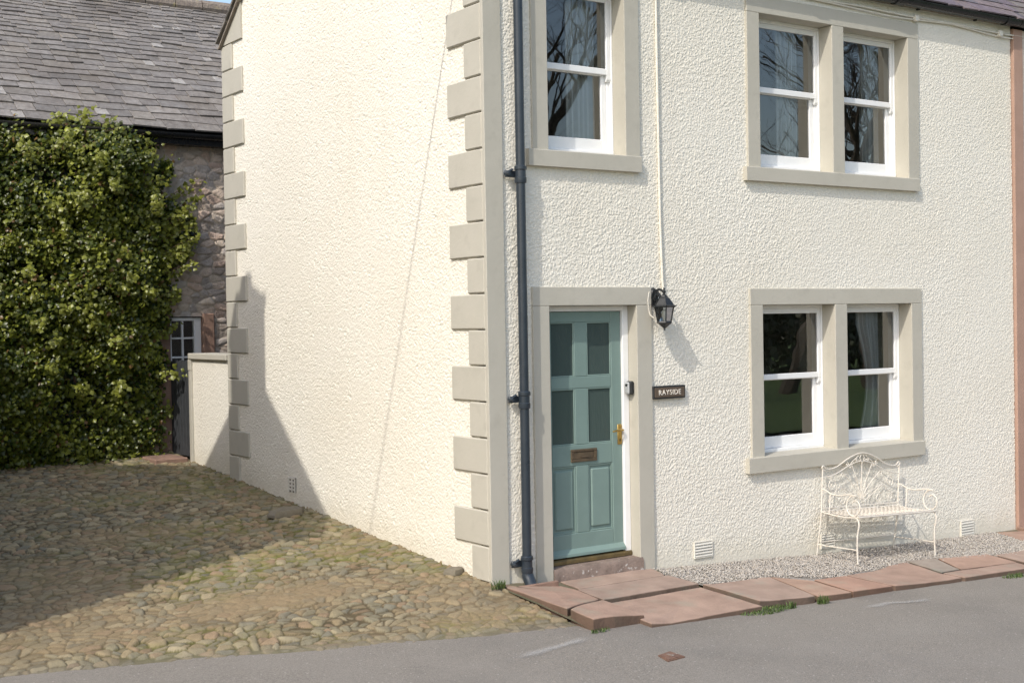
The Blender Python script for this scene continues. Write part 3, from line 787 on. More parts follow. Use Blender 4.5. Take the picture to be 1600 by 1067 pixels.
# ---- slate roofs: every course laid slate by slate
def slate_field(O, Uv, Vv, width, length, exp0, exp1, w0, w1, pal, th=.010, seed=1, white=.012, jag=1.):
    r = random.Random(seed); b = MB()
    O = Vector(O); U = Vector(Uv).normalized(); W = Vector(Vv).normalized(); N = U.cross(W).normalized()
    if N.z < 0: N = -N
    s = 0.; 
    while s < length:
        t = s / length
        ex = exp0 + (exp1 - exp0) * t
        x = -r.uniform(0, .25)
        wob = r.uniform(-.006, .006)
        while x < width:
            w = (w0 + (w1 - w0) * t) * r.uniform(.6, 1.45)
            wh = r.random() < white
            if wh: w = r.uniform(.10, .17)
            x1 = min(x + w, width); xa = max(x, 0)
            if x1 - xa > .03:
                l = ex * 1.9; lift = r.uniform(0, .009) * jag; dn = r.uniform(-.016, .016) * jag + wob
                c = r.choice(pal); k = r.uniform(.86, 1.14)
                if wh: c = (.42, .40, .37); k = 1
                b.tint = tuple(v * k for v in c)
                g = .004; tw = r.uniform(-.009, .009) * jag
                def P(u, v, n): return O + U * u + W * v + N * n
                lo = s + dn; hi = min(s + l, length + .02)
                b.add([P(xa + g, lo + tw, th + .008 + lift), P(x1 - g, lo - tw, th + .008 + lift), P(x1 - g, hi, th * .3), P(xa + g, hi, th * .3),
                       P(xa + g, lo + tw, .004 + lift), P(x1 - g, lo - tw, .004 + lift), P(x1 - g, hi, -th * .7), P(xa + g, hi, -th * .7)],
                      [(0, 1, 2, 3), (4, 7, 6, 5), (0, 4, 5, 1), (1, 5, 6, 2), (2, 6, 7, 3), (3, 7, 4, 0)])
            x += w
        s += ex
    return b
PAL_OLD = [(.272, .252, .232), (.255, .237, .218), (.288, .265, .24), (.262, .242, .218), (.275, .255, .236), (.245, .23, .214), (.28, .256, .226)]
PAL_PUR = [(.20, .165, .185), (.175, .15, .17), (.23, .19, .195), (.19, .17, .16), (.165, .15, .165)]
sl = math.hypot(RIDGE_Y + .13, (RIDGE_Y + .13) * SL)
rb = slate_field((-.075, -.125, EAVE - .03), (1, 0, 0), (0, 1, SL), 6.74, sl, .19, .14, .30, .24, PAL_PUR, seed=4)
roof = rb.build('roof', M['slate'], house, tint=True)
rb = slate_field((-.075, 5.085, EAVE - .06), (1, 0, 0), (0, -1, SL), 6.74, sl, .19, .14, .30, .24, PAL_OLD, seed=5)
rb.build('rear_slates', M['slate'], roof, tint=True)
_rz = EAVE - .05 + (RIDGE_Y + .1) * SL
MB().prism([(-.10, EAVE - .062), (RIDGE_Y, _rz - .03), (5.07, EAVE - .095), (5.04, EAVE - .095), (RIDGE_Y, _rz - .075), (.02, EAVE - .08)], 0, -.05, 6.6).build('roof_deck', M['oldwall'], roof)
MB().tube([(-.07, RIDGE_Y, EAVE + (RIDGE_Y + .1) * SL - .01), (6.6, RIDGE_Y, EAVE + (RIDGE_Y + .1) * SL - .01)], .09, 10).build('ridge_tiles', M['ridge'], roof)
b = MB()
def gutter(b, x0, x1, yc, zc, r, sign=1):
    n = 10; vs = []; fs = []
    for x in (x0, x1):
        for i in range(n + 1):
            a = math.pi * i / n
            vs.append((x, yc - r * math.cos(a), zc - r * math.sin(a)))
        for i in range(n + 1):
            a = math.pi * (n - i) / n
            vs.append((x, yc - (r - .006) * math.cos(a), zc - (r - .006) * math.sin(a)))
    k = 2 * n + 2
    for i in range(k): fs.append((i, (i + 1) % k, (i + 1) % k + k, i + k))
    fs.append(tuple(range(k))); fs.append(tuple(range(2 * k - 1, k - 1, -1)))
    b.add(vs, fs)
gutter(b, -.08, 6.62, -.082, 5.125, .058)
for x in (1.7, 3.5, 4.72, 6.44): gutter(b, x - .06, x + .06, -.082, 5.125, .066)
for x in (.6, 1.5, 2.4, 3.3, 4.2, 5.1, 6.0): b.box(x - .012, x + .012, -.03, .0, 5.07, 5.125)
b.build('gutter', M['gutter'], house, smooth=True)

# ------------------------------------------------------------------ things fixed to the cottage
def downpipe():
    t = thing('downpipe', (.275, -.075, .08), 'dark blue grey cast iron rainwater pipe beside the green door', 'drainpipe')
    px, py = .275, -.072
    MB().tube([(px, py, .27), (px, py, 4.98)], .0365, 16).build('pipe', M['pipe'], t, smooth=True)
    for z in (3.235, 1.51, .245):
        b = MB()
        b.lathe(px, py, [(.044, z - .075), (.047, z - .06), (.047, z - .035), (.042, z - .03), (.042, z + .022), (.049, z + .028), (.049, z + .05), (.042, z + .058)], 16)
        b.cbox(px - .115, px + .0, py + .03, py + .052, z - .03, z + .02, .004)
        b.tube([(px - .105, py + .055, z - .005), (px - .105, py - .005, z - .005)], .012, 8)
        b.tube([(px - .06, py + .02, z + .03), (px - .11, py + .03, z - .0)], .010, 8)
        b.tube([(px + .03, py + .03, z), (px + .03, .01, z)], .012, 8)
        b.build('collar', M['pipe'], t, smooth=True)
    MB().tube(smooth_path([(px, py, .215), (px, py, .17), (px + .002, py - .008, .14), (px + .006, py - .03, .10), (px + .010, py - .045, .045)], 5), [.044] + [.042] * 6 + [.047] * 10 + [.050] * 4, 14).build('shoe', M['pipe'], t, smooth=True)
    b = MB(); b.box(.18, .47, -.15, -.005, .035, .048); b.build('gully_floor', M['dark'], t)
    b = MB(); b.cbox(.13, .50, -.178, -.150, .03, .098, .006); b.build('gully_kerb', M['redjamb'], t)
downpipe()

def lantern():
    t = thing('wall_lantern', (1.655, 0, 2.1), 'black six sided carriage lantern on a scroll bracket above the name plaque', 'lantern')
    cx, cy = 1.655, -.135
    b = MB()
    b.cbox(1.625, 1.685, -.020, .004, 2.21, 2.35, .006)
    n = 18; b.add([(1.655 + .035 * math.cos(2 * math.pi * i / n), -.022, 2.285 + .066 * math.sin(2 * math.pi * i / n)) for i in range(n)] +
                  [(1.655 + .045 * math.cos(2 * math.pi * i / n), -.002, 2.285 + .08 * math.sin(2 * math.pi * i / n)) for i in range(n)],
                  [tuple(range(n))] + [(i, (i + 1) % n, (i + 1) % n + n, i + n) for i in range(n)])
    b.build('back_plate', M['black'], t, smooth=True)
    b = MB()
    arm = smooth_path([(cx, -.02, 2.24), (cx, -.05, 2.225), (cx, -.085, 2.255), (cx, -.07, 2.31), (cx, -.045, 2.335), (cx, -.035, 2.31), (cx, -.055, 2.29)], 6)
    b.tube(arm, .0095, 8)
    b.tube(smooth_path([(cx, -.02, 2.31), (cx, -.06, 2.345), (cx, -.105, 2.338), (cx, cy, 2.318)], 6), .0105, 8)
    for s in (-1, 1):
        b.tube(smooth_path([(cx + s * .012, -.022, 2.25), (cx + s * .03, -.045, 2.27), (cx + s * .028, -.06, 2.30), (cx + s * .012, -.05, 2.315)], 5), .007, 6)
    b.build('bracket', M['black'], t, smooth=True)
    b = MB(); b.lathe(cx, cy, [(.012, 2.29), (.018, 2.30), (.009, 2.308), (.016, 2.322), (.016, 2.334), (.006, 2.342), (.009, 2.352), (.001, 2.362)], 12)
    b.build('finial', M['black'], t, smooth=True)
    b = MB(); b.lathe(cx, cy, [(.094, 2.196), (.100, 2.206), (.086, 2.216), (.046, 2.272), (.03, 2.284), (.026, 2.296)], 6)
    for i in range(6):
        a = 2 * math.pi * i / 6
        b.tube([(cx + .094 * math.cos(a), cy + .094 * math.sin(a), 2.206), (cx + .111 * math.cos(a), cy + .111 * math.sin(a), 2.212)], [.006, .002], 6)
    b.build('roof_cap', M['black'], t)
    b = MB()
    for i in range(6):
        a = 2 * math.pi * i / 6
        b.tube([(cx + .082 * math.cos(a), cy + .082 * math.sin(a), 2.20), (cx + .057 * math.cos(a), cy + .057 * math.sin(a), 2.075)], .0058, 6)
    b.lathe(cx, cy, [(.058, 2.064), (.066, 2.072), (.060, 2.084), (.052, 2.086)], 6)
    b.lathe(cx, cy, [(.004, 2.008), (.010, 2.014), (.005, 2.022), (.022, 2.036), (.056, 2.062), (.060, 2.072)], 6)
    b.build('cage', M['black'], t)
    b = MB()
    for i in range(6):
        a = 2 * math.pi * i / 6; c = 2 * math.pi * (i + 1) / 6
        q = lambda r, an, z: (cx + r * math.cos(an), cy + r * math.sin(an), z)
        b.add([q(.056, a, 2.078), q(.056, c, 2.078), q(.080, c, 2.198), q(.080, a, 2.198)], [(0, 1, 2, 3)])
    b.build('glass', M['lampglass'], t)
    b = MB(); b.lathe(cx, cy, [(.012, 2.08), (.014, 2.105), (.022, 2.125), (.024, 2.15), (.016, 2.172), (.004, 2.178)], 12); b.build('bulb', M['bulb'], t, smooth=True)
lantern()

def text_mesh(body, size):
    cu = bpy.data.curves.new('lettering', 'FONT'); cu.body = body; cu.size = size; cu.extrude = .0012; cu.align_x = 'CENTER'; cu.align_y = 'CENTER'
    cu.offset = .0; cu.space_character = 1.12
    o = bpy.data.objects.new('lettering', cu); COL.objects.link(o)
    dg = bpy.context.evaluated_depsgraph_get(); dg.update()
    me = bpy.data.meshes.new_from_object(o.evaluated_get(dg))
    bpy.data.objects.remove(o); bpy.data.curves.remove(cu)
    return me

def plaque():
    t = thing('name_plaque', (1.79, 0, 1.49), 'small bronze house name plaque reading RAYSIDE below the lantern', 'sign')
    x0, x1, z0, z1 = 1.615, 1.972, 1.436, 1.545
    MB().cbox(x0, x1, -.030, .004, z0, z1, .005).build('plaque_board', M['black'], t)
    MB().cbox(x0 + .014, x1 - .014, -.034, -.029, z0 + .014, z1 - .014, .002).build('plaque_face', M['plaque'], t)
    me = text_mesh('RAYSIDE', .066)
    me.transform(Matrix.Rotation(math.pi / 2, 4, 'X'))
    xsz = [v.co.x for v in me.vertices]; zsz = [v.co.z for v in me.vertices]
    sx = .243 / (max(xsz) - min(xsz)); sz = .042 / (max(zsz) - min(zsz))
    me.transform(Matrix.Translation((-(max(xsz) + min(xsz)) / 2, 0, -(max(zsz) + min(zsz)) / 2)))
    me.transform(Matrix.Diagonal((sx, 1, sz, 1)))
    me.transform(Matrix.Translation((1.793 - 1.79, -.0355, 1.4905 - 1.49)))
    me.materials.clear()
    link('lettering', me, M['letter'], t)
plaque()

def key_safe():
    t = thing('key_safe', (1.461, .05, 1.54), 'grey and black key safe fixed to the door reveal above the brass handle', 'key box')
    MB().cbox(1.415, 1.462, .025, .088, 1.482, 1.594, .012).build('body', M['black'], t)
    MB().cbox(1.398, 1.4155, .030, .083, 1.487, 1.588, .010).build('cover', M['silver'], t)
    b = MB(); n = 14
    b.add([(1.3965, .057 + .016 * math.cos(2 * math.pi * i / n), 1.562 + .011 * math.sin(2 * math.pi * i / n)) for i in range(n)] +
          [(1.3995, .057 + .016 * math.cos(2 * math.pi * i / n), 1.562 + .011 * math.sin(2 * math.pi * i / n)) for i in range(n)],
          [tuple(range(n))] + [(i, (i + 1) % n, (i + 1) % n + n, i + n) for i in range(n)])
    b.build('button', M['black'], t)
key_safe()

# cables
b = MB(); b.tube(smooth_path([(1.722, -.012, 4.98), (1.724, -.010, 4.3), (1.730, -.010, 3.33), (1.735, -.012, 2.8), (1.748, -.013, 2.42), (1.752, -.016, 2.355), (1.74, -.018, 2.335)], 6), .0105, 8)
for z in (4.55, 4.1, 3.62, 3.15, 2.7): b.box(1.713 + (4.98 - z) * .008, 1.743 + (4.98 - z) * .008, -.012, .004, z, z + .012)
tag(b.build('lamp_cable', M['cream'], smooth=True), 'thin cream cable conduit running down the wall to the lantern', 'cable')
b = MB(); b.tube(smooth_path([(1.6, -.012, 2.33), (1.585, -.012, 2.25), (1.60, -.014, 2.15), (1.63, -.03, 2.11)], 5), .006, 6)
tag(b.build('lamp_flex', M['cream'], smooth=True), 'short loop of cream flex hanging behind the lantern', 'cable')
b = MB()
pts = [(2.2, -.02, 5.035)] + [(x, -.02, 5.012 - .012 * (x - 3.0) / 3 - .010 * abs(math.sin((x - 3.0) * 2.4))) for x in np.arange(2.6, 6.9, .2)]
b.tube(smooth_path(pts, 3), .009, 6); b.tube(smooth_path([(p[0], p[1] + .003, p[2] - .022 - .012 * math.sin(p[0] * 3.1)) for p in pts], 3), .007, 6)
for x in (5.06, 6.40): b.cbox(x - .03, x + .03, -.042, .0, 4.955, 5.015, .006)
tag(b.build('eaves_cable', M['cream'], smooth=True), 'pair of cream cables clipped to the wall under the black gutter', 'cable')

def air_vent(x0, x1, z0, z1, label):
    cx = (x0 + x1) / 2; cz = (z0 + z1) / 2
    t = thing('air_vent', (cx, 0, cz), label, 'air vent', 'louvred air vents low in the walls')
    f = MB(); w = .010
    f.cbox(x0 - w, x1 + w, -.008, .006, z1, z1 + w, .002); f.cbox(x0 - w, x1 + w, -.008, .006, z0 - w, z0, .002)
    f.cbox(x0 - w, x0, -.008, .006, z0, z1, .002); f.cbox(x1, x1 + w, -.008, .006, z0, z1, .002)
    f.build('frame', M['vent'], t)
    MB().box(x0, x1, .0015, .004, z0, z1).build('backing', M['dark'], t)
    n = 5
    for i in range(n):
        a = z0 + (z1 - z0) * (i + .1) / n; d = (z1 - z0) / n
        MB().prism([(-.010, a), (-.010, a + d * .22), (.001, a + d * .85), (.001, a + d * .6)], 0, x0, x1).build('louvre', M['vent'], t)
    return t
air_vent(2.078, 2.272, .064, .188, 'cream louvred air vent near the front door')
air_vent(3.645, 3.815, -.03, .085, 'cream louvred air vent seen through the bench legs')
air_vent(5.70, 5.887, -.134, .0, 'cream louvred air vent beyond the bench, near the pink stone edge')
def gable_vent():
    t = thing('air_vent', (0, 3.51, .53), 'cream air brick low on the gable by the cobbles', 'air vent', 'louvred air vents low in the walls')
    b = MB()
    for i in range(4): b.cbox(-.012, .006, 3.435, 3.59, .462 + .037 * i + .019, .462 + .037 * (i + 1), .002)
    for y in (3.435, 3.505, 3.575): b.cbox(-.0125, .006, y, y + .017, .462, .612, .002)
    b.build('grid', M['vent'], t)
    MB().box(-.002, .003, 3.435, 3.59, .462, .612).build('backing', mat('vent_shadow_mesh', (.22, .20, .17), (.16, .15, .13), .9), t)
gable_vent()

# ------------------------------------------------------------------ the bench
def bench():
    t = thing('garden_bench', (3.5, -.06, -.085), 'ornate cream wrought iron garden bench on gravel under the window', 'bench')
    W, Dp = 1.045, .485
    tilt = Matrix.Translation((3.535, -.055, -.084)) @ Matrix.Rotation(.036, 4, 'Y') @ Matrix.Rotation(math.radians(-1.0), 4, 'Z')
    base = Vector((3.5, -.06, -.085))
    def T(pts): return [tilt @ Vector((p[0] + .085 * max(0, p[2] - .2), p[1], p[2])) for p in pts]
    r = .0070; SH = .405
    # back: y=0 plane (leans back slightly), local front is -y
    def back(x, z): return (x, .0 - .02 + .05 * max(0, z - SH), z)
    b = MB()
    ogee = [(0.03, .775), (.0, .79), (-.012, .805), (0.004, .82), (.022, .81), (.05, .79), (.12, .79), (.21, .815), (.31, .865), (.42, .905), (.5225, .92)]
    mir = [(W - x, z) for x, z in ogee[::-1]][1:]
    b.tube(T(smooth_path([back(*p) for p in ogee + mir], 4)), .0062, 8)
    low = [(.0, .715), (.08, .72), (.19, .745), (.31, .795), (.42, .832), (.5225, .845)]
    mirl = [(W - x, z) for x, z in low[::-1]][1:]
    b.tube(T(smooth_path([back(*p) for p in low + mirl], 4)), .0052, 8)
    def scroll(cx, cz, r0, a0, turns, dirn, lead=None, rr=.0040):
        pts = []
        n = 22
        for i in range(n + 1):
            q = i / n; a = a0 + dirn * turns * 2 * math.pi * q; rad = r0 * (1 - .78 * q)
            pts.append(back(cx + rad * math.cos(a), cz + rad * math.sin(a)))
        if lead: pts = [back(*p) for p in lead] + pts
        b.tube(T(pts), rr, 6)
    # crest scrolls between the two top rails
    for s in (-1, 1):
        X_ = lambda d: W / 2 + s * d
        b.tube(T(smooth_path([back(X_(.015), .90), back(X_(.03), .875), back(X_(.02), .855), back(X_(.04), .85), back(X_(.055), .862)], 4)), .0040, 6)
        b.tube(T(smooth_path([back(X_(.05), .895), back(X_(.09), .87), back(X_(.13), .845), back(X_(.165), .812), back(X_(.15), .80)], 4)), .0040, 6)
        scroll(X_(.20), .822, .020, 1.5, 1.1, s)
        scroll(X_(.075), .858, .014, 1.0, 1.1, -s)
    # sunburst fan
    fx, fz = W / 2, SH + .075
    for a in (-62, -40, -20, 0, 20, 40, 62):
        an = math.radians(90 + a)
        L_ = .36 if abs(a) < 5 else (.35 if abs(a) < 25 else (.33 if abs(a) < 45 else .30))
        e = (fx + math.cos(an) * L_ * 1.12, fz + math.sin(an) * L_)
        m1 = (fx + math.cos(an) * L_ * .42 + .0, fz + math.sin(an) * L_ * .45 + .01)
        b.tube(T(smooth_path([back(fx + math.cos(an) * .02, fz + math.sin(an) * .02), back(*m1), back(*e)], 6)), .0040, 6)
        if abs(a) < 45 and abs(a) > 5:
            s = 1 if a < 0 else -1
            scroll(e[0] + s * .024, e[1] - .01, .024, math.pi if s > 0 else 0, 1.0, -s)
    # outer S scrolls
    for s in (-1, 1):
        X_ = lambda d: W / 2 + s * d
        scroll(X_(.385), .645, .058, -1.0 if s > 0 else math.pi + 1.0, 1.25, s)
        scroll(X_(.40), .50, .042, 1.6, 1.25, -s)
        b.tube(T(smooth_path([back(X_(.33), .60), back(X_(.36), .56), back(X_(.43), .545)], 5)), .0040, 6)
        b.tube(T(smooth_path([back(X_(.03), SH + .06), back(X_(.16), SH + .13), back(X_(.27), SH + .20), back(X_(.33), .60)], 5)), .0040, 6)
        scroll(X_(.25), SH + .08, .045, .4 if s > 0 else 2.7, 1.2, s)
    b.tube(T([back(0, SH + .03), back(W, SH + .03)]), .006, 6)
    for x in (0, W):
        b.tube(T(smooth_path([back(x, SH), back(x, .60), back(x, .79)], 3)), r, 8)
    b.build('backrest', M['ironwhite'], t, smooth=True)
    # seat: frame and lattice of flat strips
    b = MB()
    for i in range(10):
        y = -.035 - .0445 * i
        z = SH - (.012 * math.sin(math.pi * i / 9))
        p = T([(0.01, y, z), (W - .01, y, z)])
        b.tube(p, .0045, 6)
        q0, q1 = T([(0.01, y - .0135, z + .004), (W - .01, y - .0135, z + .004)]); q2, q3 = T([(W - .01, y + .0135, z + .004), (.01, y + .0135, z + .004)])
        b.add([q0, q1, q2, q3], [(0, 1, 2, 3)])
    for i in range(18):
        x = .06 + (W - .12) * i / 17
        b.tube(T([(x, -.03, SH + .002), (x, -.24, SH - .008), (x, -.43, SH + .002)]), .0035, 5)
    b.tube(T([(0, -.02, SH), (W, -.02, SH)]), r, 8); b.tube(T([(0, -.462, SH - .004), (W, -.462, SH - .004)]), .0080, 8)
    for x in (0, W): b.tube(T(smooth_path([(x, -.02, SH), (x, -.16, SH - .014), (x, -.32, SH - .018), (x, -.462, SH - .004)], 4)), r, 8)
    b.build('seat', M['ironwhite'], t, smooth=True)
    for s, x in ((-1, 0), (1, W)):
        # arm: from the post forward, over a curl at the front
        a = MB(); pts = [(x, .0, .605), (x, -.05, .605), (x, -.12, .578), (x, -.22, .572), (x, -.31, .588), (x, -.38, .590)]
        n = 20; cy, cz, rad = -.400, .497, .092
        for i in range(n + 1):
            q = i / n; an = math.radians(80) + q * math.radians(415); rr = rad * (1 - .62 * max(0, q - .45) / .55)
            pts.append((x, cy - rr * math.cos(an) * .95, cz + rr * math.sin(an)))
        a.tube(T(smooth_path(pts, 3)), .0070, 8)
        a.tube(T([(x, -.115, .58), (x, -.115, SH - .005)]), .0062, 8)
        a.build('armrest', M['ironwhite'], t, smooth=True)
        lg = MB(); lg.tube(T(smooth_path([(x, -.41, SH - .008), (x, -.448, SH - .02), (x, -.470, SH - .07), (x, -.462, .26), (x, -.462, .13), (x, -.472, .0)], 5)), .0076, 8)
        lg.tube(T([(x, -.472, .0), (x, -.472, -.006)]), .013, 8); lg.build('leg', M['ironwhite'], t, smooth=True)
        lg = MB(); lg.tube(T(smooth_path([(x, -.02, SH), (x, -.018, .25), (x, .0, .10), (x, .012, 0)], 4)), .0070, 8)
        lg.tube(T([(x, .012, .0), (x, .012, -.006)]), .013, 8); lg.build('leg', M['ironwhite'], t, smooth=True)
        st = MB(); st.tube(T([(x, .0, .105), (x, -.463, .115)]), .0065, 6); st.build('stretcher', M['ironwhite'], t, smooth=True)
    st = MB(); st.tube(T([(0, -.0, .125), (W, -.0, .125)]), .0055, 6); st.build('stretcher', M['ironwhite'], t, smooth=True)
bench()

# ------------------------------------------------------------------ neighbour on the far side
nb = thing('neighbouring_house', (8.5, 0, -.2), 'next house with a pink stone edge at the end of the white wall', 'house')
MB().cbox(6.625, 6.785, -.028, .10, -.30, 5.06, .005).build('corner_strip', M['pinktrim'], nb)
MB().box(6.786, 12, -.004, 5.0, -.5, 5.06).build('wall', M['pinkharl'], nb)
rb = slate_field((6.68, -.125, EAVE - .03), (1, 0, 0), (0, 1, SL), 5.3, sl, .19, .14, .30, .24, PAL_PUR, seed=9)
nr = rb.build('roof', M['slate'], nb, tint=True)
MB().prism([(-.10, EAVE - .05), (RIDGE_Y, EAVE - .05 + (RIDGE_Y + .1) * SL), (5.14, EAVE - .05)], 0, 6.66, 12).build('roof_deck', M['dark'], nr)
b = MB(); gutter(b, 6.63, 12, -.082, 5.125, .058); b.build('gutter', M['gutter'], nb, smooth=True)
MB().cbox(6.58, 7.6, -.25, -.03, -.30, -.135, .01).build('doorstep', M['redjamb'], nb)

# ------------------------------------------------------------------ garden wall, gate, far building, ivy
gw = thing('garden_wall', (0, 5.6, .5), 'short cream roughcast wall with a flat coping beside the dark gate', 'wall')
st = .0075
ys = np.arange(5.05, 6.13, st); zs = np.arange(.38, 1.73, st)
Yg, Zg = np.meshgrid(ys, zs, indexing='ij')
V2 = np.stack([.010 - rough_h(Yg + 61, Zg), Yg, Zg], 2).reshape(-1, 3)
arrays_mesh('wall_face', V2, grid_faces(len(ys), len(zs), None, True), M['harl'], gw, tint=rough_tint(Yg + 61, Zg, Zg - .55).reshape(-1, 3))
MB().box(.012, .26, 5.055, 6.12, .30, 1.73).build('wall_core', M['greyharl'], gw)
MB().cbox(-.035, .28, 5.056, 6.17, 1.731, 1.80, .008).build('coping', M['trim'], gw)
b = MB(); b.cbox(-.018, .26, 6.121, 6.20, .40, 1.60, .006); b.cbox(-.024, .26, 6.120, 6.205, 1.601, 1.729, .006); b.build('gate_pier', M['trim'], gw)

gt = thing('yard_gate', (0.02, 6.5, .58), 'dark grey boarded gate standing between the ivy and the cream wall', 'gate')
b = MB(); n = 7
for i in range(n):
    a = 6.215 + (6.87 - 6.215) * i / n; d = a + (6.87 - 6.215) / n
    b.cbox(.02, .045, a + .002, d - .002, .60, 1.70 + (.014 if i % 2 else 0), .004)
b.build('boards', M['gate'], gt)
b = MB()
for z in (.78, 1.18, 1.56): b.cbox(.0455, .08, 6.215, 6.87, z - .05, z + .05, .003)
b.build('ledges', M['gate'], gt)

far = thing('stone_outbuilding', (-1.5, 9, .5), 'old rubble stone building with a grey slate roof behind the ivy', 'building')
FY = 7.0
def far_wall():
    st = .0125
    xs = np.arange(-.75, 1.5, st); zs = np.arange(.35, 4.46, st)
    X, Z = np.meshgrid(xs, zs, indexing='ij')
    wx = X + .05 * (vnoise(X * 5, Z * 5, 3) - .5); wz = Z + .04 * (vnoise(X * 5, Z * 5, 4) - .5)
    f1, f2, idn, cx, cz = voronoi(wx / .155, wz / .088, 12, .85)
    e = f2 - f1
    h2 = _hash(np.floor(idn * 9999), np.floor(idn * 555), 2)
    D = sstep(0, .22, e) * (.007 + .018 * h2) + .012 * (fbm(X * 9, Z * 9, 5, 4) - .5) * 2
    pal = np.array([(.36, .30, .25), (.31, .265, .23), (.42, .345, .285), (.29, .255, .23), (.38, .29, .235), (.34, .305, .275), (.46, .39, .32)])
    c = pal[(idn * 6.99).astype(int)] * (.8 + .4 * h2[..., None])
    c = c * 1.55
    w = sstep(.02, .13, e)[..., None]
    c = np.array((.52, .455, .375)) * (1 - w) + c * w
    keep = np.ones((len(xs) - 1, len(zs) - 1), bool)
    xc = X[:-1, :-1]; zc = Z[:-1, :-1]
    keep &= ~((xc > .05) & (xc < .47) & (zc < 2.22))
    V = np.stack([X, FY - D, Z], 2).reshape(-1, 3)
    arrays_mesh('wall', V, grid_faces(len(xs), len(zs), keep), M['rubble'], far, tint=c.reshape(-1, 3))
far_wall()
b = MB(); b.box(-9, -.76, FY - .02, FY + .4, -.2, 4.46); b.box(1.48, 9, FY, FY + .4, -.2, 4.46); b.box(-.76, .04, FY + .03, FY + .4, 0, 4.46); b.box(.49, 1.48, FY + .03, FY + .4, 0, 4.46)
b.box(.04, .49, FY + .03, FY + .4, 2.23, 4.46)
b.box(-9, 9, 12.9, 13.3, -.2, 4.46); b.box(-9, -8.6, FY + .4, 12.9, -.2, 4.46); b.box(8.6, 9, FY + .4, 12.9, -.2, 4.46)
b.build('outer_wall', M['oldwall'], far)
b = MB(); b.cbox(.468, .615, FY - .055, FY + .14, .5, 2.262, .012); b.cbox(-.10, .056, FY - .055, FY + .14, .5, 2.262, .012); b.build('door_jamb', M['redjamb'], far)
def stable_door():
    b = MB(); x0, x1 = .060, .466; y = FY + .02
    b.cbox(x0, x0 + .035, y, y + .07, .55, 2.212, .004); b.cbox(x1 - .085, x1, y, y + .07, .55, 2.212, .004); b.cbox(x0 + .035, x1 - .085, y, y + .07, 2.175, 2.212, .004)
    xm = (x0 + .035 + x1 - .085) / 2
    b.cbox(xm - .011, xm + .011, y + .012, y + .05, 1.5, 2.175, .003)
    for z in (1.965, 1.735, 1.50): b.cbox(x0 + .035, x1 - .085, y + .014, y + .048, z - .011, z + .011, .003)
    d = b.build('door', M['white'], far)
    MB().box(x0 + .03, x1 - .08, y + .03, y + .034, 1.5, 2.18).build('pane', M['glass'], d)
    MB().box(x0 + .03, x1 - .08, y + .028, y + .05, .55, 1.49).build('door_panel', M['white'], d)
    b = MB(); b.box(x0 - .1, x1 + .15, y + .30, y + .34, .5, 2.3); b.build('room_wall', M['dark'], d)
stable_door()
sl2 = math.hypot(3.30, 2.31)
rb = slate_field((-9, 6.80, 4.435), (1, 0, 0), (0, 3.30, 2.31), 18, sl2, .200, .100, .30, .19, PAL_OLD, th=.014, seed=21, white=.016, jag=1.6)
fr = rb.build('roof', M['oldslate'], far, tint=True)
MB().prism([(6.84, 4.395), (10.1, 6.69), (13.4, 4.39)], 0, -8.99, 8.99).build('roof_deck', M['dark'], fr)
b = MB(); r = random.Random(5); x = -9
while x < 9:
    w = r.uniform(.38, .55); z = 6.765 + r.uniform(-.008, .008)
    b.tube([(x + .006, 10.1, z), (x + w - .006, 10.1, z)], [.115, .118], 10); x += w
b.build('ridge_stones', M['ridge'], fr)
b = MB(); gutter(b, -9, 9, 6.79, 4.405, .062); b.box(-9, 9, 6.83, 6.99, 4.28, 4.415); b.build('gutter', M['gutter'], far)
tag(MB().cbox(-.42, -.03, 6.22, 6.93, .45, .603, .012).build('gate_step', M['redjamb']), 'low red sandstone step at the foot of the dark gate', 'step')

# ivy
IVY = [(-3.0, .55), (-3.0, 4.45), (-.4, 4.42), (-.04, 4.33), (-.15, 4.16), (-.30, 3.95), (-.36, 3.72), (-.2, 3.62), (.03, 4.07), (.08, 3.95), (-.08, 3.60), (.11, 3.63), (.2, 3.5), (.36, 3.34), (.42, 3.27), (.28, 3.09), (.18, 2.9), (.05, 2.74), (.10, 2.53),
       (-.06, 2.4), (.06, 2.2), (-.10, 2.1), (-.05, 1.45), (-.12, 1.28), (-.10, 1.13), (-.2, .75), (-.25, .58)]
def leaf_cloud(P, nrm, size, cols, curl=.25):
    """each leaf: a folded five-point blade"""
    n = len(P)
    nrm = nrm / np.linalg.norm(nrm, axis=1, keepdims=True)
    ref = RNG.normal(0, 1, (n, 3)); ref[:, 2] -= .8
    d = ref - nrm * (ref * nrm).sum(1, keepdims=True); d /= np.linalg.norm(d, axis=1, keepdims=True)
    s = np.cross(nrm, d)
    L = size[:, None]
    w = RNG.uniform(.38, .55, (n, 1)) * L
    p0 = P; p1 = P + d * L * .38 + s * w - nrm * L * curl * .5; p2 = P + d * L; p3 = P + d * L * .38 - s * w - nrm * L * curl * .5
    pm = P + d * L * .5 + nrm * L * .10
    V = np.stack([p0, p1, p2, p3, pm], 1).reshape(-1, 3)
    T = np.array([(0, 1, 4), (1, 2, 4), (2, 3, 4), (3, 0, 4)])
    F = (T[None] + (np.arange(n) * 5)[:, None, None]).reshape(-1, 3)
    return V, F, np.repeat(cols, 5, 0)
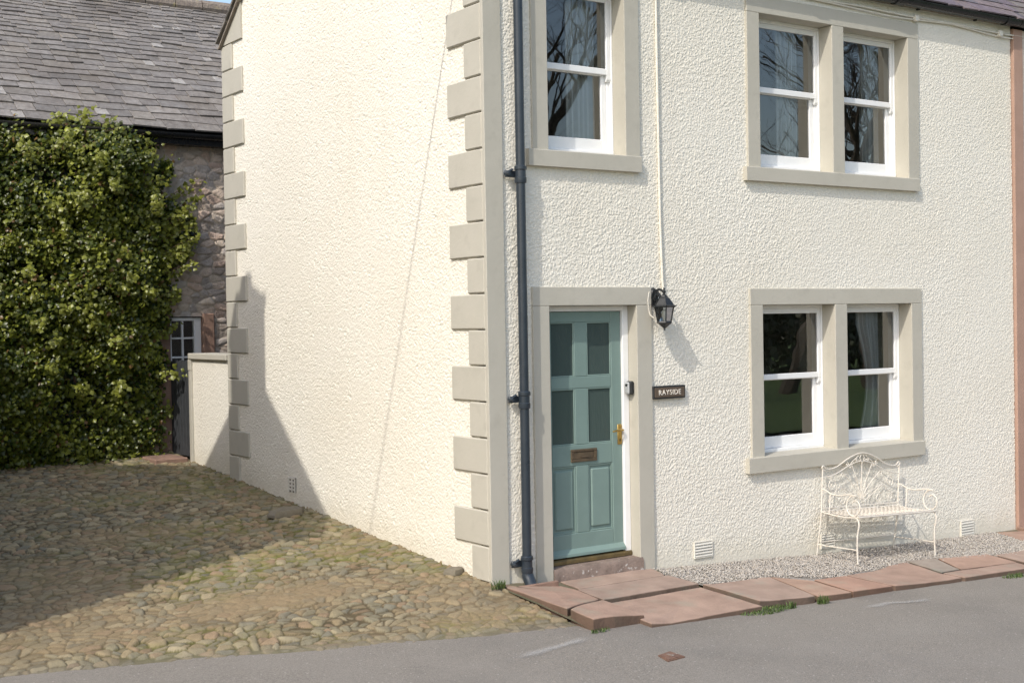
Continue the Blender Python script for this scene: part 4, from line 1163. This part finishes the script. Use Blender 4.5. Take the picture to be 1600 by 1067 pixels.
def build_ivy():
    t = thing('ivy', (-1.2, 6.95, .6), 'dense green ivy climbing the rubble wall up to the gutter', 'climbing plant')
    nc = 2100
    cx = RNG.uniform(-3.0, .5, nc * 3); cz = RNG.uniform(.55, 4.5, nc * 3)
    k = in_poly(cx, cz, IVY); cx = cx[k][:nc]; cz = cz[k][:nc]; nc = len(cx)
    dens = fbm(cx * 2.6 + 1, cz * 2.6, 57, 3); kk = (dens > .40) | (RNG.uniform(0, 1, nc) < .25); cx = cx[kk]; cz = cz[kk]; nc = len(cx)
    edge = np.clip((.15 - cx) / .9, 0.12, 1) * np.clip((4.6 - cz) / .5, .25, 1)
    bulge = .04 + .60 * fbm(cx * 1.5 + 4, cz * 1.5, 51, 3)
    cy = FY - .06 - edge * bulge * RNG.uniform(.25, 1.25, nc)
    m = RNG.integers(16, 44, nc)
    ci = np.repeat(np.arange(nc), m); n = len(ci)
    sp = RNG.uniform(.05, .10, nc)[ci] * (.55 + .45 * edge[ci])
    off = RNG.normal(0, 1, (n, 3)) * sp[:, None] * np.array((1, .55, .9))
    P = np.stack([cx[ci], cy[ci], cz[ci]], 1) + off
    P[:, 1] = np.minimum(P[:, 1], FY - .03)
    nr = RNG.normal(0, .55, (n, 3)) + np.array((-.85, -.85, .75)) * 1.0
    size = RNG.uniform(.036, .068, n)
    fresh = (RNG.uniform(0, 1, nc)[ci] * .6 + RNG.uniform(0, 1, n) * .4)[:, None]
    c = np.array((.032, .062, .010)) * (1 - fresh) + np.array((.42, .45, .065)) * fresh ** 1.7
    old = (RNG.uniform(0, 1, n) < .035)[:, None]
    c = np.where(old, np.array((.20, .12, .045)), c)
    c = c * RNG.uniform(.7, 1.3, (n, 1))
    # dense under-layer close to the wall, leaf colour darkened to deepen the shade
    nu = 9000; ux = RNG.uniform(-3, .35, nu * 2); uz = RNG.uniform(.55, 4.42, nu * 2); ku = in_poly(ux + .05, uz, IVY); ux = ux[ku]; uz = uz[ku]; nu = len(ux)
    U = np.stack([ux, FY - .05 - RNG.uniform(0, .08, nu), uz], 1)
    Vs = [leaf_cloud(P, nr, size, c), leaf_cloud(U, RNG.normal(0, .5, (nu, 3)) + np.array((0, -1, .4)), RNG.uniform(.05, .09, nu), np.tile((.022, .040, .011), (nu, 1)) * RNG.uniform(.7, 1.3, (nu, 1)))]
    # loose sprigs: over the gutter and out along the wall
    sprigs = [((-1.02, 6.80, 4.42), (-.92, 6.72, 4.62)), ((-1.35, 6.78, 4.40), (-1.22, 6.72, 4.52)), ((-.80, 6.8, 4.38), (-.70, 6.72, 4.50)), ((-.95, 6.76, 4.25), (-.55, 6.72, 4.42)),
              ((-.1, 6.92, 3.55), (.42, 6.9, 3.86)), ((.2, 6.9, 3.35), (.44, 6.88, 3.72)), ((-.1, 6.9, 2.3), (.15, 6.86, 2.5)), ((-.15, 6.9, 2.0), (.12, 6.84, 2.16)), ((-.2, 6.9, 1.05), (.02, 6.8, 1.15)), ((-.8, 6.75, 4.1), (-.3, 6.7, 4.36)),
              ((-.15, 6.9, 2.95), (.34, 6.86, 3.1)), ((-.3, 6.9, .95), (-.08, 6.85, .75))]
    rs = random.Random(17)
    for q in range(26):
        z = rs.uniform(2.3, 4.2); xb = -.1 if z < 2.6 else (.15 if z < 3.5 else -.2)
        sprigs.append(((xb - .25, 6.86, z - .1), (xb + rs.uniform(-.02, .16), rs.uniform(6.62, 6.86), z + rs.uniform(-.12, .16))))
    for q in range(30):
        x = rs.uniform(-1.9, -.2); z = rs.uniform(1.3, 4.2)
        sprigs.append(((x, 6.62, z), (x + rs.uniform(-.2, .2), rs.uniform(6.22, 6.4), z + rs.uniform(-.05, .22))))
    stem = MB()
    for a, bb in sprigs:
        a = np.array(a); bb = np.array(bb); q = RNG.uniform(0, 1, 46)
        Q = a + (bb - a) * q[:, None] + RNG.normal(0, .035, (46, 3))
        Vs.append(leaf_cloud(Q, RNG.normal(0, .5, (46, 3)) + np.array((-.3, -1, .5)), RNG.uniform(.04, .075, 46), np.tile((.26, .28, .045), (46, 1)) * RNG.uniform(.7, 1.3, (46, 1))))
        stem.tube([tuple(a), tuple((a + bb) / 2 + np.array((0, -.02, .02))), tuple(bb)], [.006, .004, .002], 5)
    r = random.Random(3)
    for i in range(16):
        x = r.uniform(-2.8, -.1); pts = [(x, FY - .05, .58)]
        z = .6
        while z < 3.9:
            z += r.uniform(.25, .45); x += r.uniform(-.16, .17); pts.append((min(x, .05), FY - .06 - r.uniform(0, .06), z))
        stem.tube(smooth_path(pts, 3), .012, 5)
    o = 0; VV = []; FF = []; CC = []
    for v, f, cc in Vs: VV.append(v); FF.append(f + o); CC.append(cc); o += len(v)
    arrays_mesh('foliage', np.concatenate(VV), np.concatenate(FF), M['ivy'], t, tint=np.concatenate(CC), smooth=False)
    stem.build('stems', M['twig'], t)
build_ivy()

# ------------------------------------------------------------------ small things on the ground
def grass_tuft(x, y, z, n, rad, hgt, label, sx=1.):
    P = []; F = []; C = []
    for i in range(n):
        a = random.uniform(0, 6.28); q = rad * math.sqrt(random.random())
        bx = x + q * math.cos(a) * sx; by = y + q * math.sin(a) * .35
        l = hgt * random.uniform(.5, 1.2); la = random.uniform(0, 6.28); ln = random.uniform(.2, .9) * l
        w = random.uniform(.002, .0045); o = len(P)
        dx, dy = math.cos(la), math.sin(la)
        P += [(bx - dy * w, by + dx * w, z), (bx + dy * w, by - dx * w, z), (bx + dx * ln * .4 + dy * w * .7, by + dy * ln * .4 - dx * w * .7, z + l * .65), (bx + dx * ln * .4 - dy * w * .7, by + dy * ln * .4 + dx * w * .7, z + l * .65), (bx + dx * ln, by + dy * ln, z + l * .85)]
        F += [(o, o + 1, o + 2), (o, o + 2, o + 3), (o + 3, o + 2, o + 4)]
        k = random.uniform(.7, 1.3); c = random.choice([(.10, .165, .04), (.135, .18, .05), (.085, .135, .035)])
        C += [tuple(v * k for v in c)] * 5
    P = np.array(P) - np.array((x, y, z))
    o = arrays_mesh('grass_tuft', P, np.array(F), M['grass'], tint=np.array(C), smooth=False)
    o.location = (x, y, z)
    tag(o, label, 'grass', 'grass tufts along the pavement edge')
zr = lambda x: float(zroad(x))
grass_tuft(1.50, -1.375, zr(1.5), 420, .24, .034, 'largest grass patch growing where the low slab meets the kerb')
grass_tuft(1.78, -1.375, zr(1.78), 50, .06, .06, 'small spiky grass tuft at the start of the raised kerb')
grass_tuft(2.14, -1.37, zr(2.14), 70, .07, .07, 'round grass tuft alone against the kerb front')
grass_tuft(-.04, -.14, .10, 70, .07, .07, 'weedy tuft on the cobbles at the foot of the house corner')
grass_tuft(4.55, -1.39, zr(4.55), 160, .16, .035, 'low thin grass at the kerb in front of the far paving')
grass_tuft(.02, -1.29, zr(0), 60, .08, .03, 'tiny grass fringe at the corner of the first red slab')

b = MB()
px = [(-.100, -2.02), (.025, -1.99), (.015, -2.145), (-.145, -2.165)]
zg = zr(0) + .006
b.add([(p[0], p[1], zg) for p in px] + [(p[0], p[1], zg - .02) for p in px], [(0, 1, 2, 3), (0, 4, 5, 1), (1, 5, 6, 2), (2, 6, 7, 3), (3, 7, 4, 0)])
cvr = thing('stopcock_cover', (-.06, -2.08, zg), 'small square rusty iron cover set in the asphalt road', 'drain cover')
b.build('frame', M['rust'], cvr)
b = MB(); q = [Vector((p[0], p[1], 0)).lerp(Vector((-.052, -2.08, 0)), .16) for p in px]
b.add([(p.x, p.y, zg + .004) for p in q] + [(p.x, p.y, zg - .004) for p in q], [(0, 1, 2, 3), (0, 4, 5, 1), (1, 5, 6, 2), (2, 6, 7, 3), (3, 7, 4, 0)]); b.build('lid', M['rust'], cvr)
b = MB(); b.cbox(-.062, -.040, -2.11, -2.05, zg + .0045, zg + .008, .001); b.cbox(-.04, .0, -2.088, -2.078, zg + .0045, zg + .008, .001); b.build('key_slot', M['step'], cvr)

def paint_mark(pts, w, label):
    P = []; F = []; C = []; n = len(pts)
    for i, (x, y) in enumerate(pts):
        a = Vector(pts[max(0, i - 1)]); c = Vector(pts[min(n - 1, i + 1)]); d = (c - a).normalized(); s = Vector((-d.y, d.x))
        for j, k in enumerate((-1, -.5, 0, .5, 1)):
            p = Vector((x, y)) + s * k * w * (.85 + .15 * math.sin(i * 1.7))
            P.append((p.x, p.y, zr(p.x) + .0075)); e = (1 - abs(k)) * (1 if 0 < i < n - 1 else .1)
            C.append((.25 + .75 * e,) * 3)
    for i in range(n - 1):
        for j in range(4): F.append((i * 5 + j, i * 5 + j + 1, i * 5 + 6 + j, i * 5 + 5 + j))
    o = arrays_mesh('paint_mark', np.array(P), np.array(F), M['chalk'], tint=np.array(C))
    tag(o, label, 'paint mark', 'worn white marks on the road')
paint_mark([(-.84, -1.52), (-.70, -1.495), (-.56, -1.47), (-.42, -1.445), (-.28, -1.415), (-.16, -1.39)], .07, 'faded white streak on the asphalt beside the cobbles')
paint_mark([(2.25, -1.66), (2.42, -1.66), (2.58, -1.63), (2.74, -1.68), (2.9, -1.70), (3.02, -1.69)], .06, 'scattered white specks on the asphalt in front of the kerb')

# fallen stone slabs on the cobbles by the gable
def big_stone(x, y, sx, sy, sz, rz, label):
    n = 9; vs = []; fs = []
    for ring_, (k, z) in enumerate(((1.0, -.03), (1.0, .35), (.86, .8), (.45, 1.0))):
        for i in range(n):
            a = 2 * math.pi * i / n; w = 1 + .18 * math.sin(i * 2.3 + x * 9) 
            vs.append((k * w * sx * math.cos(a), k * w * sy * math.sin(a), z * sz + .004 * math.sin(i * 5)))
    for k in range(3):
        for i in range(n): fs.append((k * n + i, k * n + (i + 1) % n, (k + 1) * n + (i + 1) % n, (k + 1) * n + i))
    fs.append(tuple(3 * n + i for i in range(n)))
    b = MB(); b.tint = (.21, .185, .14)
    z = float(zcob(x, y)) 
    m = Matrix.Translation((x, y, z)) @ Matrix.Rotation(rz, 4, 'Z')
    b.add([m @ Vector(v) for v in vs], fs)
    o = b.build('stone', M['cobble'], smooth=True, tint=True)
    o.data.transform(Matrix.Translation((-x, -y, -z))); o.location = (x, y, z)
    tag(o, label, 'stone')
big_stone(-.28, 3.05, .24, .12, .065, .5, 'large flat stone on the cobbles, in the shade near the white gable')
big_stone(-.07, .42, .10, .06, .05, .2, 'pale stone at the cobble edge by the corner quoins')

# ------------------------------------------------------------------ what stands outside the frame but shades it or shows in the glass
sh = thing('neighbour_cottage', (-8, 2.43, 0), 'gabled stone cottage with a chimney whose shadow falls on the cobbles and gable', 'house')
A = (2.14, 6.75)
MB().prism([(.13, -.1), (4.15, -.1), (4.15, 4.95), A, (.13, 4.95)], 0, -13, -4.86).build('wall', M['oldwall'], sh)
b = MB(); b.prism([(-.02, 4.93), A, (4.30, 4.93), (4.30, 4.83), (A[0], 6.63), (-.02, 4.83)], 0, -13.1, -4.80); b.build('roof', M['oldwall'], sh)
b = MB(); b.cbox(-5.26, -4.81, 1.81, 2.47, 6.2, 7.36, .01); b.cbox(-5.30, -4.79, 1.78, 2.50, 7.36, 7.47, .01); b.build('chimney', M['oldwall'], sh)
b = MB()
b.lathe(-5.03, 2.14, [(.33, 7.45), (.27, 7.52), (.15, 7.66), (.12, 7.67)], 12)
b.lathe(-5.03, 2.14, [(.13, 7.46), (.11, 7.50), (.095, 7.78), (.12, 7.80), (.11, 7.83)], 12); b.build('chimney_pot', M['redjamb'], sh, smooth=True)
tag(MB().cbox(-6.2, -4.86, 4.32, 6.9, 0, 4.85, .03).build('lean_to', M['oldwall']), 'stone lean-to whose shadow falls on the foot of the ivy', 'shed')

# overhead wire from the house corner to a pole, its shadow crosses the gable
wr = MB(); wp = [(.0, .30 + .0, 5.05)]
for i in range(1, 13):
    s = i / 12; wp.append((-11.5 * s, .30 + (-1.32) * s, 5.05 + .2 * s - .10 * math.sin(math.pi * s)))
wr.tube(wp, .0095, 6)
tag(wr.build('overhead_wire', M['gutter'], smooth=True), 'overhead wire from the house corner, its thin shadow crosses the gable', 'wire')
pl = thing('telegraph_pole', (-11.5, -1.02, 0), 'wooden pole holding the overhead wire', 'pole')
MB().tube([(-11.5, -1.02, -.1), (-11.5, -1.02, 7)], [.14, .10], 10).build('shaft', M['bark'], pl)

def bare_tree(x, y, h, seed, label, r0=.32):
    rr = random.Random(seed)
    z0 = zr(x)
    t = thing('bare_tree', (x, y, z0), label, 'tree', 'bare trees across the road')
    tr = MB(); cr = MB()
    def grow(p, d, l, r, lev):
        pts = [p]; rs = [r]; n = 5
        for i in range(n):
            d = (d + Vector((rr.gauss(0, .13), rr.gauss(0, .13), rr.gauss(0, .08) + (.03 if lev else .0)))).normalized()
            p = p + d * l / n; pts.append(p); rs.append(r * (1 - .55 * (i + 1) / n))
        (tr if lev == 0 else cr).tube(pts, rs, 8 if lev == 0 else (6 if lev < 3 else 3), cap=False)
        if lev >= 5: return
        k = 5 if lev == 0 else (4 if lev < 4 else 3)
        for j in range(k):
            f = rr.uniform(.35, 1.0) if lev else rr.uniform(.42, 1.0)
            q = pts[min(n, int(f * n) + 0)]
            az = rr.uniform(0, 6.28); el = rr.uniform(.1, .9)
            nd = (d * rr.uniform(.5, 1.0) + Vector((math.cos(az), math.sin(az), el * .6)) * rr.uniform(.5, .95)).normalized()
            grow(q, nd, l * rr.uniform(.52, .78), rs[min(n, int(f * n))] * rr.uniform(.45, .72), lev + 1)
    grow(Vector((x, y, z0)), Vector((rr.gauss(0, .05), rr.gauss(0, .05), 1)), h * .42, r0, 0)
    tr.build('trunk', M['bark'], t, smooth=True); cr.build('crown', M['bark'], t)
bare_tree(11.6, -13.6, 19, 3, 'tall bare tree reflected in the window above the door', .55)
bare_tree(25.4, -20.6, 23, 8, 'broad bare tree reflected in the upstairs pair of windows', .27)
bare_tree(29.8, -20.9, 23, 12, 'bare tree farther along the road, reflected upstairs', .26)
bare_tree(15.5, -22.0, 18, 15, 'bare tree at the back of the lawn', .34)
bare_tree(36.0, -24.5, 22, 21, 'outermost bare tree on the lawn', .34)

def hedge():
    n = 42000
    x = RNG.uniform(-5, 70, n); y = -33 + RNG.normal(0, .9, n)
    top = 3.2 + 2.2 * fbm(x * .12, x * .03 + 2, 61, 4)
    z = zroad(x) + top * np.sqrt(RNG.uniform(0, 1, n)) * 1.0
    P = np.stack([x, y, z], 1)
    c = np.tile((.14, .145, .09), (n, 1)) * RNG.uniform(.5, 1.6, (n, 1))
    V, F, C = leaf_cloud(P, RNG.normal(0, 1, (n, 3)) + np.array((0, .6, .5)), RNG.uniform(.25, .5, n), c)
    o = arrays_mesh('hedge', V, F, M['hedge'], tint=C, smooth=False)
    tag(o, 'long dark hedge at the back of the lawn', 'hedge')
hedge()

# ------------------------------------------------------------------ light, sky, camera
w = bpy.data.worlds.new('World'); scene.world = w; w.use_nodes = True
t = w.node_tree; t.nodes.clear()
sky = t.nodes.new('ShaderNodeTexSky'); sky.sky_type = 'NISHITA'; sky.sun_disc = False
elev = math.asin(SUN.z); sky.sun_elevation = elev
sky.sun_rotation = math.atan2(SUN.x, SUN.y)
sky.air_density = 1.15; sky.dust_density = 2.2; sky.ozone_density = 1.0
bg = t.nodes.new('ShaderNodeBackground'); bg.inputs[1].default_value = .15
wo = t.nodes.new('ShaderNodeOutputWorld')
t.links.new(sky.outputs[0], bg.inputs[0]); t.links.new(bg.outputs[0], wo.inputs[0])

sd = bpy.data.lights.new('Sun', 'SUN'); sd.energy = 2.0; sd.angle = math.radians(.53); sd.color = (1, .95, .87)
so = bpy.data.objects.new('Sun', sd); COL.objects.link(so)
so.rotation_euler = SUN.to_track_quat('Z', 'Y').to_euler()

cd = bpy.data.cameras.new('Camera'); co = bpy.data.objects.new('Camera', cd); COL.objects.link(co)
yaw, pitch, roll = .605674, -.0157196, -.0170611
fwd = Vector((math.sin(yaw) * math.cos(pitch), math.cos(yaw) * math.cos(pitch), math.sin(pitch)))
right = Vector((math.cos(yaw), -math.sin(yaw), 0)); up = right.cross(fwd)
r2 = right * math.cos(roll) + up * math.sin(roll); u2 = -right * math.sin(roll) + up * math.cos(roll)
mw = Matrix(((r2.x, u2.x, -fwd.x, -5.51106), (r2.y, u2.y, -fwd.y, -8.27459), (r2.z, u2.z, -fwd.z, 2.10733), (0, 0, 0, 1)))
co.matrix_world = mw
cd.sensor_width = 36; cd.lens = 36 * 2044.52 / 1600; cd.clip_start = .1; cd.clip_end = 1000
scene.camera = co
scene.view_settings.view_transform = 'Standard'; scene.view_settings.look = 'None'
scene.view_settings.exposure = .6; scene.view_settings.gamma = 1
scene.render.film_transparent = False
scene.cycles.max_bounces = 8; scene.cycles.transparent_max_bounces = 16
scene.cycles.use_denoising = True; scene.cycles.use_adaptive_sampling = False; scene.cycles.denoising_prefilter = 'NONE'
